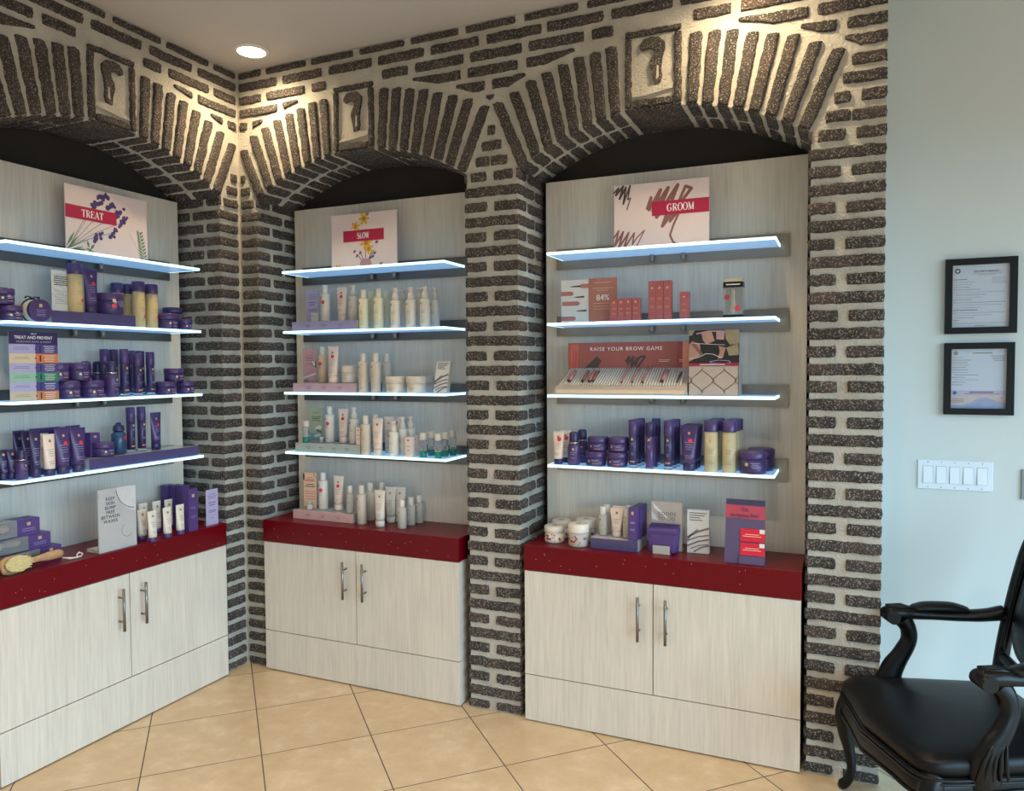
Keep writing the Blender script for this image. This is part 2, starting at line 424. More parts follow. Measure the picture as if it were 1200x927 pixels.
    # --- voussoirs, soffits and keystones
    for c, hf in cs:
        for side in (-1, 1):
            for i in range(8):
                x = .150 + (hf - .026 - .150) * i / 7; wv = .046
                kx = 1.08 + .24 * x; xt = x * kx; wt = wv * 1.16
                zt = ext_z(xt) - .008 + .014 * noise.noise(Vector((c * 5 + side * x * 30, 2, 3)))
                ut = c + side * xt; t1 = 1.
                if ut - wt / 2 < .012:   # clipped by the corner of the room
                    t1 = max(.2, (c - x - .012 - wv / 2) / max(xt - x, 1e-4)); t1 = min(t1, 1)
                zb_ = lambda off: arch_z(x + off, hf)
                def fn(a, b, h, x=x, xt=xt, zt=zt, wv=wv, wt=wt, side=side, t1=t1, L=.26):
                    t = a / L * t1; o = (b / wv - .5)
                    xx = x + (xt - x) * t + o * (wv + (wt - wv) * t)
                    zz0 = arch_z(min(x + o * wv, hf), hf) + .001
                    return T(c + side * xx, -h, zz0 + (zt - zz0) * t - (abs(o) ** 2) * .012 * t)
                seed[0] += 1
                brick(mb, fn, .26, wv, .012, seed[0], flip if side > 0 else not flip)
                for d0, d1 in ((-.011, .138), (.155, .299)):
                    sh = .012 * (1 if i % 2 else 0)
                    def fs(a, b, h, x=x, side=side, d0=d0, d1=d1, wv=wv, sh=sh):
                        xx = min(x + b - wv / 2, hf - .001)
                        return T(c + side * xx, d0 + sh * (d0 > 0) + a, arch_z(xx, hf) - h)
                    seed[0] += 1
                    brick(mb, fs, d1 - d0 - sh * (d0 > 0), wv, .008, seed[0], (not flip) if side > 0 else flip)
        # keystone frame and emblem
        seed[0] += 1
        kz0, kz1, kw = 2.503, 2.80, .112
        def bar(x0, x1, z0, z1):
            seed[0] += 1
            if (x1 - x0) > (z1 - z0): brick(mb, lambda a, b, h: T(c + x0 + a, -h, z0 + b), x1 - x0, z1 - z0, .013, seed[0], flip)
            else: brick(mb, lambda a, b, h: T(c + x1 - b, -h, z0 + a), z1 - z0, x1 - x0, .013, seed[0], flip)
        bar(-kw, kw, kz1 - .026, kz1 + .002); bar(-kw, -kw + .030, kz0, kz1 - .022); bar(kw - .032, kw + .001, kz0, kz1 - .022); bar(-kw + .026, kw - .028, kz0 - .002, kz0 + .034)
        brick(mb, lambda a, b, h: T(c - .112 + b, -.011 + a, arch_z(0, hf) - .002 - h), .309, .224, .008, seed[0] + 50, flip)
        fig = [(.20, .86), (.30, .95), (.48, .97), (.66, .955), (.80, .86), (.80, .76), (.74, .62), (.71, .45), (.735, .32), (.68, .20), (.54, .19), (.51, .33), (.445, .50), (.47, .59), (.55, .68), (.56, .76), (.41, .80), (.26, .77), (.20, .80)]
        slot = [(.62, .50), (.66, .48), (.665, .30), (.60, .27)]
        fw0, fw1, fz0, fz1 = c - .082, c + .080, kz0 + .036, kz1 - .028
        Q = [(fw0 + (fw1 - fw0) * p, fz0 + (fz1 - fz0) * q) for p, q in fig]
        def slab(Q, h, m):
            b = len(mb.v); n = len(Q)
            mb.v.extend(T(p, .001, q) for p, q in Q); mb.v.extend(T(p, -h, q) for p, q in Q)
            F([b + n + i for i in range(n)], m)
            for i in range(n): F([b + i, b + (i + 1) % n, b + n + (i + 1) % n, b + n + i], m)
        slab(Q, .012, BRICK); slab([(fw0 + (fw1 - fw0) * p, fz0 + (fz1 - fz0) * q) for p, q in slot], .0135, MORTAR)
        ba = [(.0, .03), (.35, .035), (.7, .07), (1., .10), (1., .18), (.72, .20), (.4, .17), (.12, .09)]
        slab([(fw0 + (fw1 - fw0) * p, fz0 + (fz1 - fz0) * q) for p, q in ba], .009, MORTAR)
    if u_end_open:
        PAINT = mat('pale_paint', 'cdd2cf', .6, var=.01, scale=3)
        quad([(length, 0, 0), (length, .45, 0), (length, .45, CEIL), (length, 0, CEIL)], PAINT)
    me = mb.mesh(name)
    return struct(name, me)

facade('wall_back', lambda u, d, z: (u, d, z), 2.898, [(.115, 1.275), (1.513, 2.658)], False, True)
facade('wall_left', lambda u, d, z: (-d, -u, z), 1.53, [(.13, 1.29)], True, False)

PAINT = mat('pale_paint', 'cdd2cf', .6, var=.01, scale=3)
CEILM = mat('ceiling_paint', 'c9c2be', .8, var=.01, scale=3)
XR, YF = 5.6, -6.0
struct('wall_right', MB().box(2.898, XR, .45, .57, 0, CEIL, PAINT))
struct('floor', MB().box(-.4, XR, YF, .6, -.1, 0, floor_mat()))
struct('ceiling', MB().box(-.4, XR, YF, .6, CEIL, CEIL + .1, CEILM))
struct('wall_side', MB().box(-.12, 0, YF, -1.53, 0, CEIL, PAINT))
# shop front behind the viewer and to the right: daylight comes in through its window openings
struct('wall_front', MB().box(-.12, XR, YF - .12, YF, 0, CEIL, PAINT))
WZ0, WZ1, WY0, WY1 = .12, 2.45, -5.2, .1
mb = MB()
mb.box(XR, XR + .12, YF - .12, WY0, 0, CEIL, PAINT); mb.box(XR, XR + .12, WY1, .57, 0, CEIL, PAINT); mb.box(XR, XR + .12, WY0, WY1, 0, WZ0, PAINT); mb.box(XR, XR + .12, WY0, WY1, WZ1, CEIL, PAINT)
struct('wall_street', mb)
fr = MB(); FR = mat('window_frame_metal', '55585a', .4, .6); tk = .05
for q in ((WY0, WY0 + tk, WZ0, WZ1), (WY1 - tk, WY1, WZ0, WZ1), (-2.6, -2.55, WZ0 + tk, WZ1 - tk), (WY0 + tk, WY1 - tk, WZ0, WZ0 + tk), (WY0 + tk, WY1 - tk, WZ1 - tk, WZ1)): fr.box(XR + .03, XR + .09, q[0], q[1], q[2], q[3], FR)
struct('window_1', fr)

# ------------------------------------------------------------------ fittings of each niche
RZ = {1: PI / 2, 2: 0., 3: 0.}
def W(n, s, d, z):
    if n == 1: return (-d, -1.255 + s, z)
    return ((.145 if n == 2 else 1.548) + s, d, z)
NN = {1: 'left', 2: 'middle', 3: 'right'}
ZS = [1.97, 1.676, 1.376, 1.081]
ON = ['top', 'second', 'third', 'bottom']
FW = 1.09
for n in (1, 2, 3):
    nn = NN[n]
    side = {1: 'on the left brick wall', 2: 'between corner and brick pier', 3: 'beside the right brick column'}[n]
    p = thing('wood_backdrop', f'tall pale wood grain back panel inside the {nn} arched niche', 'panel', W(n, 0, .24, .75), RZ[n], 'niche back panels')
    part('panel_board', MB().box(0, FW, 0, .022, .0005, 1.567, OAK), p); part('batten', MB().box(.1, FW - .1, .022, .06, .1, 1.45, DARK), p)
    c = thing('base_cabinet', f'pale wood two door base cabinet of the {nn} niche, {side}', 'cabinet', W(n, 0, 0, 0), RZ[n], 'base cabinets')
    part('carcass', MB().box(.002, FW - .002, -.008, .24, .004, .644, OAK), c)
    part('plinth', MB().box(0, FW, -.03, -.009, .006, .1985, OAK), c)
    for k, (x0, x1, hx) in enumerate(((0, .5445, .492), (.5485, FW, .601))):
        d = part('door', MB().box(x0, x1, -.03, -.009, .2025, .642, OAK), c)
        h = MB().sweep([(hx, -.062, .417), (hx, -.062, .593)], .006, STEEL, 10)
        for z in (.455, .555): h.sweep([(hx, -.062, z), (hx, -.03, z)], .0042, STEEL, 8)
        part('handle', h, d)
    t = thing('counter_top', f'thick dark red quartz counter top on the {nn} cabinet', 'counter', W(n, 0, 0, .645), RZ[n], 'red counter tops')
    mb = MB(); SPK = mat('quartz_fleck', 'e8d8d0', .3)
    mb.rbox(-.002, FW + .002, -.034, .2385, 0, .105, RED, .002, 2, .0015)
    part('slab', mb, t)
    fl = MB()
    for k in range(16):
        x, z = random.uniform(.03, FW - .03), random.uniform(.012, .095); fl.disc(x, z, .0013, -.0345, SPK, 6)
    part('flecks', fl, t)
    for k in range(4):
        s0 = .083 if n == 3 else .0905
        if n == 1: s0 = .113
        sh = thing('glass_shelf', f'{ON[k]} glowing glass shelf on metal rail in the {nn} niche', 'shelf', W(n, s0, .03, ZS[k]), RZ[n], f'lit glass shelves of the {nn} niche')
        L, D = .908, .198; e = .0035
        part('glass_pane', MB().box(e, L - e, e, D, -.005, .005, GLOW), sh)
        ed = MB().box(0, L, 0, e, -.0055, .0055, EDGE); ed.box(0, e, e, D, -.0055, .0055, EDGE); ed.box(L - e, L, e, D, -.0055, .0055, EDGE)
        part('lit_edge', ed, sh)
        r0 = .053 - s0
        part('back_rail', MB().box(r0, r0 + .972, D + .0005, D + .0115, -.043, .046, RAIL if n == 3 else RAILD), sh)
        for x in (.40, .53): part('bracket', MB().lathe([(.007, -.034), (.010, -.031), (.010, -.006), (.009, -.0056)], RAIL, 12, x, D - .015), sh)

# ------------------------------------------------------------------ product kinds; each returns [(part, mesh builder)]
def cyl(r): return lambda x, z: -math.sqrt(max(r * r - x * x, 0))
def lines(mb, surf, x0, x1, zs, m, h=.0016):
    for i, z in enumerate(zs):
        w = (x1 - x0) * (1, .7, .85, .6)[i % 4]; c = (x0 + x1) / 2
        mb.wrap(c - w / 2, c + w / 2, z, z + h, surf, m, 2)
def k_jar(r=.0425, h=.06):
    b = MB().lathe([(r - .004, 0), (r - .0005, .003), (r, .008), (r, h * .62)], PURB, 24)
    l = MB().lathe([(r + .001, h * .62), (r + .0015, h * .66), (r + .0015, h - .004), (r - .003, h)], PUR, 24)
    p = MB(); s = cyl(r + .0012); p.wrap(-.022, -.015, h * .30, h * .43, s, GOLD, 1); lines(p, s, -.008, .022, (h * .42, h * .33), PALE); p.wrap(-.004, .02, h * .17, h * .21, s, ORG, 2)
    return [('jar_body', b), ('lid', l), ('label_print', p)]
def k_tub():
    r, h = .052, .09
    b = MB().lathe([(r - .004, 0), (r, .004), (r, .058)], PURB, 26); l = MB().lathe([(r + .001, .058), (r + .0015, .062), (r + .0015, h - .004), (r - .003, h)], PUR, 26)
    p = MB(); s = cyl(r + .0016); p.wrap(-.024, -.012, .050, .063, s, GOLD, 2); lines(p, s, -.004, .03, (.055, .047, .040, .033), PALE)
    st = MB().wdisc(-.018, .034, .010, s, REDS)
    return [('tub_body', b), ('lid', l), ('label_print', p), ('sticker', st)]
def k_bigjar():
    r, h = .05, .086
    b = MB().lathe([(r - .005, 0), (r - .001, .004), (r, .012), (r, .058)], PURB, 28); l = MB().lathe([(r + .001, .058), (r + .0015, .062), (r + .0015, h - .005), (r - .004, h)], PUR, 28)
    p = MB(); s = cyl(r + .0016); p.wrap(-.024, -.012, .032, .044, s, GOLD, 2); lines(p, s, -.004, .03, (.042, .036, .030, .024), PALE)
    return [('jar_body', b), ('lid', l), ('label_print', p)]
def bottle_square(liq, sticker):
    r, h = .026, .156
    b = MB().lathe([(r - .002, 0), (r, .002), (r, h)], liq, 22)
    c = MB().lathe([(r + .0008, h + .0003), (r + .001, h + .002), (r + .001, .198), (r - .002, .2)], PUR, 22)
    p = MB(); s = cyl(r + .0004); lines(p, s, -.012, .014, (.086, .079, .072, .04, .033), LOGO, .0012); p.wrap(-.004, .004, .118, .126, s, GOLD, 1)
    out = [('bottle_body', b), ('cap', c), ('label_print', p)]
    if sticker: out.append(('sticker', MB().wdisc(.012, .05, .008, s, REDS)))
    return out
def k_can():
    r, h = .0175, .195
    b = MB().lathe([(r - .002, .012), (r, .014), (r, h * .68), (r - .002, h * .69)], PURD, 18)
    c = MB().lathe([(r + .0005, h * .685), (r + .001, h * .69), (r + .001, h - .002), (r - .002, h)], PUR, 18)
    g = MB().lathe([(r - .001, 0), (r, .001), (r, .0115), (r - .001, .0119)], CLEAR, 18)
    p = MB(); s = cyl(r + .0003); p.wrap(-.004, .004, .112, .121, s, GOLD, 2); lines(p, s, -.007, .008, (.10, .094, .06, .054), PALE, .0014); p.wrap(-.010, .010, .024, .029, s, ORG, 3)
    return [('can_body', b), ('cap', c), ('base_ring', g), ('label_print', p)]
def k_stick():
    r, h = .0165, .185
    b = MB().lathe([(r - .001, .006), (r, .008), (r, h * .7)], PUR, 18); c = MB().lathe([(r + .0006, h * .7), (r + .0006, h - .002), (r - .002, h)], PURD, 18)
    g = MB().lathe([(r + .001, 0), (r + .001, .0055), (r - .001, .006)], CLEAR, 18)
    p = MB(); s = cyl(r + .0003); p.wrap(-.004, .004, .112, .120, s, GOLD, 2); lines(p, s, -.006, .007, (.09, .084), PALE, .0014)
    return [('stick_body', b), ('cap', c), ('base_ring', g), ('label_print', p)]
def k_mist():
    r = .0265
    b = MB().lathe([(r - .003, 0), (r, .003), (r, .078), (r - .003, .085), (.017, .089)], PUR, 20)
    co = MB().lathe([(.0205, .0892), (.0215, .0905), (.0215, .0945), (.0205, .096)], SILV, 20)
    c = MB().lathe([(.0195, .0962), (.0198, .10), (.0190, .130), (.015, .137), (.006, .139)], PURD, 20)
    p = MB(); s = cyl(r); p.wrap(.001, .009, .062, .071, s, GOLD, 2); lines(p, s, -.008, .014, (.052, .045, .03), PALE)
    return [('bottle_body', b), ('collar', co), ('cap', c), ('label_print', p)]
def tube_kind(w, h, rb, cap_h, body, capm, tcap=None, stick=None, logo=GOLD, ink=PALE, seed=0):
    n = 22
    def rx(t): return rb * .98 + (w / 2 - rb * .98) * t
    def ry(t): return rb * .82 * (1 - t ** 1.25) + .0014
    R = []
    for t in (0, .15, .3, .45, .6, .75, .88, .95, 1.):
        z = cap_h + .0004 + (h - cap_h - .010) * t
        R.append([(rx(t) * math.sin(2 * PI * j / n), -ry(t) * math.cos(2 * PI * j / n), z) for j in range(n)])
    R.append([(w / 2 * math.sin(2 * PI * j / n), -.0014 * math.cos(2 * PI * j / n), h) for j in range(n)])
    b = MB().rings(R, body)
    c = MB().lathe([(rb - .002, 0), (rb, .0015), (rb, cap_h - .001), (rb - .001, cap_h)], capm, n, sy=.86)
    def s(x, z):
        t = min(max((z - cap_h) / (h - cap_h - .010), 0), 1); a = rx(t)
        return -ry(t) * math.sqrt(max(1 - (x / a) ** 2, 0)) - .0006
    p = MB(); zl = h * .80
    p.wrap(-.004, .005, zl, zl + .009, s, logo, 2); lines(p, s, -w * .26, w * .26, (h * .62, h * .57, h * .52, h * .47), ink); lines(p, s, -w * .24, w * .26, (h * .33, h * .28), ink)
    out = [('tube_body', b), ('cap', c), ('label_print', p)]
    if stick: out.append(('sticker', MB().wdisc(stick[0], stick[1], stick[2], s, REDS)))
    return out
def k_carton(w, d, h, m, side, logo=GOLD, ink=PALE):
    b = MB().box(-w / 2, w / 2, -d / 2, d / 2, 0, h, m)
    p = MB(); y = -d / 2 - .0004
    p.rect(-w * .14, w * .14, h * .80, h * .80 + w * .28, y, logo)
    for i, z in enumerate((.56, .53, .35, .31)): p.rect(-w * (.3, .22)[i % 2], w * (.3, .22)[i % 2], h * z, h * z + .0014, y, ink)
    f = MB().box(-w / 2 + .0006, w / 2 - .0006, -d / 2 + .0006, d / 2 - .0006, h, h + .0008, side)
    return [('box_body', b), ('top_flap', f), ('label_print', p)]
def flip(body, capm, stick=True, pump=False, tall=1.):
    r = .0235; hb = .145 if not pump else .128
    b = MB().lathe([(r - .002, 0), (r, .002), (r, hb - .006), (r - .002, hb - .001), (.012, hb)], body, 22)
    if pump:
        c = MB().lathe([(.0145, hb + .0003), (.015, hb + .002), (.0145, hb + .026), (.010, hb + .028), (.0098, hb + .044), (.012, hb + .046), (.012, hb + .0555), (.0095, hb + .058)], capm, 18)
        c.box(-.024, -.004, -.0045, .0045, hb + .047, hb + .0555, capm)
    else:
        c = MB().lathe([(.0135, hb + .0003), (.0140, hb + .002), (.0135, hb + .038), (.0115, hb + .041)], capm, 18)
    p = MB(); s = cyl(r); p.wrap(-.014, -.006, hb * .80, hb * .80 + .010, s, LOGO, 2)
    lines(p, s, -.014, .010, (hb * .60, hb * .55, hb * .5), GRY, .0014); lines(p, s, -.016, .014, (hb * .24, hb * .15), GRY, .0018)
    out = [('bottle_body', b), ('pump' if pump else 'cap', c), ('label_print', p)]
    if stick: out.append(('sticker', MB().wdisc(.002, hb * .68, .010, s, REDS)))
    return out
def k_cjar():
    r, h = .046, .076
    b = MB().lathe([(r - .006, 0), (r - .002, .004), (r - .001, .046)], WHT, 26); l = MB().lathe([(r, .0462), (r + .0015, .048), (r + .0015, h - .004), (r - .002, h)], CAPB, 26)
    p = MB(); s = cyl(r); p.wrap(-.036, -.028, .028, .037, s, LOGO, 2); lines(p, s, -.022, .018, (.035, .028, .021, .014), GRY)
    return [('jar_body', b), ('lid', l), ('label_print', p)]
def k_green():
    r = .0165
    b = MB().lathe([(r - .001, .030), (r, .031), (r, .078), (.012, .082)], CLEAR, 16); q = MB().lathe([(r - .001, 0), (r, .001), (r, .0295)], GRNL, 16)
    c = MB().lathe([(.0150, .0822), (.0155, .084), (.015, .110), (.013, .112)], CAPB, 16)
    p = MB(); s = cyl(r); lines(p, s, -.008, .008, (.064, .058, .05), GRY, .0013)
    return [('vial_glass', b), ('green_liquid', q), ('cap', c), ('label_print', p)]
def k_clear(r=.0205, h=.098, sticker=False):
    b = MB().lathe([(r - .002, 0), (r, .002), (r, h - .004), (.013, h)], CLR2, 18); c = MB().lathe([(.0128, h + .0002), (.0132, h + .002), (.013, h + .032), (.0115, h + .034)], WHT, 18)
    p = MB(); s = cyl(r); p.wrap(-.010, -.004, h * .74, h * .74 + .007, s, LOGO, 1); lines(p, s, -.010, .010, (h * .55, h * .48, h * .2), GRY, .0013)
    return [('vial_body', b), ('cap', c), ('label_print', p)] + ([('sticker', MB().wdisc(.0, h * .72, .0085, s, REDS))] if sticker else [])
def k_cap():
    return [('vial_body', MB().lathe([(.007, 0), (.008, .001), (.008, .012)], CLR2, 12)), ('cap', MB().lathe([(.0085, .0122), (.0085, .025), (.007, .026)], WHT, 12))]
FR1 = mat('fruit_red', 'b5363c', .5); FR2 = mat('fruit_orange', 'd9823a', .5); FR3 = mat('fruit_violet', '7a5a98', .5)
def k_fruit(r, h, liq):
    b = MB().lathe([(r - .004, 0), (r - .0005, .004), (r, .01), (r, h * .62)], liq, 28); l = MB().lathe([(r + .0012, h * .62), (r + .002, h * .65), (r + .002, h - .004), (r - .002, h)], WHT, 28)
    t = MB().lathe([(.012, h + .0001), (.012, h + .0008)], mat('lid_emblem', 'b49a8c', .5), 14)
    p = MB(); s = cyl(r); rnd = random.Random(int(h * 1e4))
    p.wrap(-.024, .000, h * .2, h * .2 + .008, s, FR1, 3)
    for q in range(16):
        x, z = rnd.uniform(-r * .85, r * .85), rnd.uniform(h * .1, h * .56)
        p.wdisc(x, z, rnd.uniform(.002, .0055), s, (FR1, FR2, FR3, INK)[q % 4], 8)
    return [('jar_body', b), ('lid', l), ('lid_emblem', t), ('fruit_print', p)]
def k_teal():
    r = .030
    b = MB().lathe([(r - .003, 0), (r, .003), (r, .083), (r - .008, .095), (.015, .10)], TEAL, 20); c = MB().lathe([(.0235, .1003), (.024, .102), (.021, .122), (.011, .127), (.010, .134), (.006, .136)], PURD, 18)
    st = MB().wdisc(.012, .07, .010, cyl(r), REDS, 10)
    return [('bottle_body', b), ('cap', c), ('sticker', st)]
KINDS = {
 'jar': (k_jar, 'cream_jar', 'jar'), 'tub': (k_tub, 'cream_tub', 'jar'), 'bigjar': (k_bigjar, 'cream_jar', 'jar'),
 'amber': (lambda: bottle_square(AMB, True), 'oil_bottle', 'bottle'), 'amber2': (lambda: bottle_square(AMB2, False), 'oil_bottle', 'bottle'),
 'can': (k_can, 'spray_can', 'spray can'), 'stick': (k_stick, 'serum_stick', 'cosmetic stick'), 'mist': (k_mist, 'mist_bottle', 'bottle'),
 'tube': (lambda: tube_kind(.066, .178, .024, .03, PUR, PURD, stick=(.006, .118, .0085)), 'cream_tube', 'tube'),
 'slim_tube': (lambda: tube_kind(.046, .178, .018, .035, PURD, PURD, ink=PALE), 'cream_tube', 'tube'),
 'mini_tube': (lambda: tube_kind(.036, .115, .015, .03, PURD, PURD), 'cream_tube', 'tube'),
 'beige_tube': (lambda: tube_kind(.050, .135, .021, .022, PNK, PURD, logo=LOGO, ink=GRY), 'cream_tube', 'tube'),
 'white_tube': (lambda: tube_kind(.046, .135, .019, .020, WHT, PUR, logo=LOGO, ink=GRY), 'cream_tube', 'tube'),
 'pink_tube': (lambda: tube_kind(.050, .138, .019, .022, PNK, PURD, logo=LOGO, ink=GRY, stick=(.006, .105, .009)), 'cream_tube', 'tube'),
 'pink_mini_tube': (lambda: tube_kind(.058, .118, .018, .022, PNK, CAPB, logo=LOGO, ink=GRY), 'cream_tube', 'tube'),
 'wtube': (lambda: tube_kind(.060, .175, .0225, .03, PNK, PNK, logo=LOGO, ink=GRY, stick=(.002, .125, .009)), 'cream_tube', 'tube'),
 'wtube2': (lambda: tube_kind(.060, .172, .0225, .028, WHT, WHT, logo=LOGO, ink=GRY), 'cream_tube', 'tube'),
 'ctube': (lambda: tube_kind(.057, .176, .022, .03, PNK, CAPB, logo=LOGO, ink=GRY), 'cream_tube', 'tube'),
 'tub_': (k_tub, 'cream_tub', 'jar'),
 'carton_small': (lambda: k_carton(.034, .040, .10, PURC, PURD), 'product_carton', 'box'), 'carton_tall': (lambda: k_carton(.052, .034, .195, PURC, PURD), 'product_carton', 'box'),
 'carton_white': (lambda: k_carton(.032, .032, .092, PNK, CAPB, LOGO, GRY), 'product_carton', 'box'),
 'rose_small': (lambda: k_carton(.0292, .034, .09, ROSE, ROSED, GOLD, GOLD), 'product_carton', 'box'), 'rose_tall': (lambda: k_carton(.0295, .034, .155, ROSE, ROSED, GOLD, GOLD), 'product_carton', 'box'),
 'flip_bottle': (lambda: flip(WHT, WHT), 'lotion_bottle', 'bottle'), 'peach_bottle': (lambda: flip(PEA, WHT), 'lotion_bottle', 'bottle'),
 'cream_bottle': (lambda: flip(CRM, CRM, False), 'lotion_bottle', 'bottle'), 'beige_bottle': (lambda: flip(BEI, CAPB, False), 'lotion_bottle', 'bottle'),
 'pump': (lambda: flip(WHT, CAPB, False, True), 'pump_bottle', 'bottle'), 'cream_jar': (k_cjar, 'cream_jar', 'jar'),
 'green_mini': (k_green, 'vial', 'vial'), 'clear_mini': (k_clear, 'vial', 'vial'), 'cap_mini': (k_cap, 'vial', 'vial'),
 'clear_bottle': (lambda: k_clear(.018, .085), 'lotion_bottle', 'bottle'), 'teal_bottle': (k_teal, 'lotion_bottle', 'bottle'),
 'fruit_jar': (lambda: k_fruit(.042, .078, WHT), 'scrub_jar', 'jar'), 'fruit_jar2': (lambda: k_fruit(.042, .094, CLR2), 'scrub_jar', 'jar'),
}
CACHE = {}
def product(n, kind, s, d, z, sx, sz, label, group, rot):
    fn, name, cat = KINDS[kind]
    if kind not in CACHE: CACHE[kind] = [(pn, mb.fix(pn)) for pn, mb in fn()]
    o = thing(name, label, cat, W(n, s, d, z), RZ[n] + rot, group); o.scale = (sx, sx, sz)
    for pn, me in CACHE[kind]:
        p = link(pn, me, o)
        if pn == 'sticker': p['label'] = 'round red sticker'
    return o
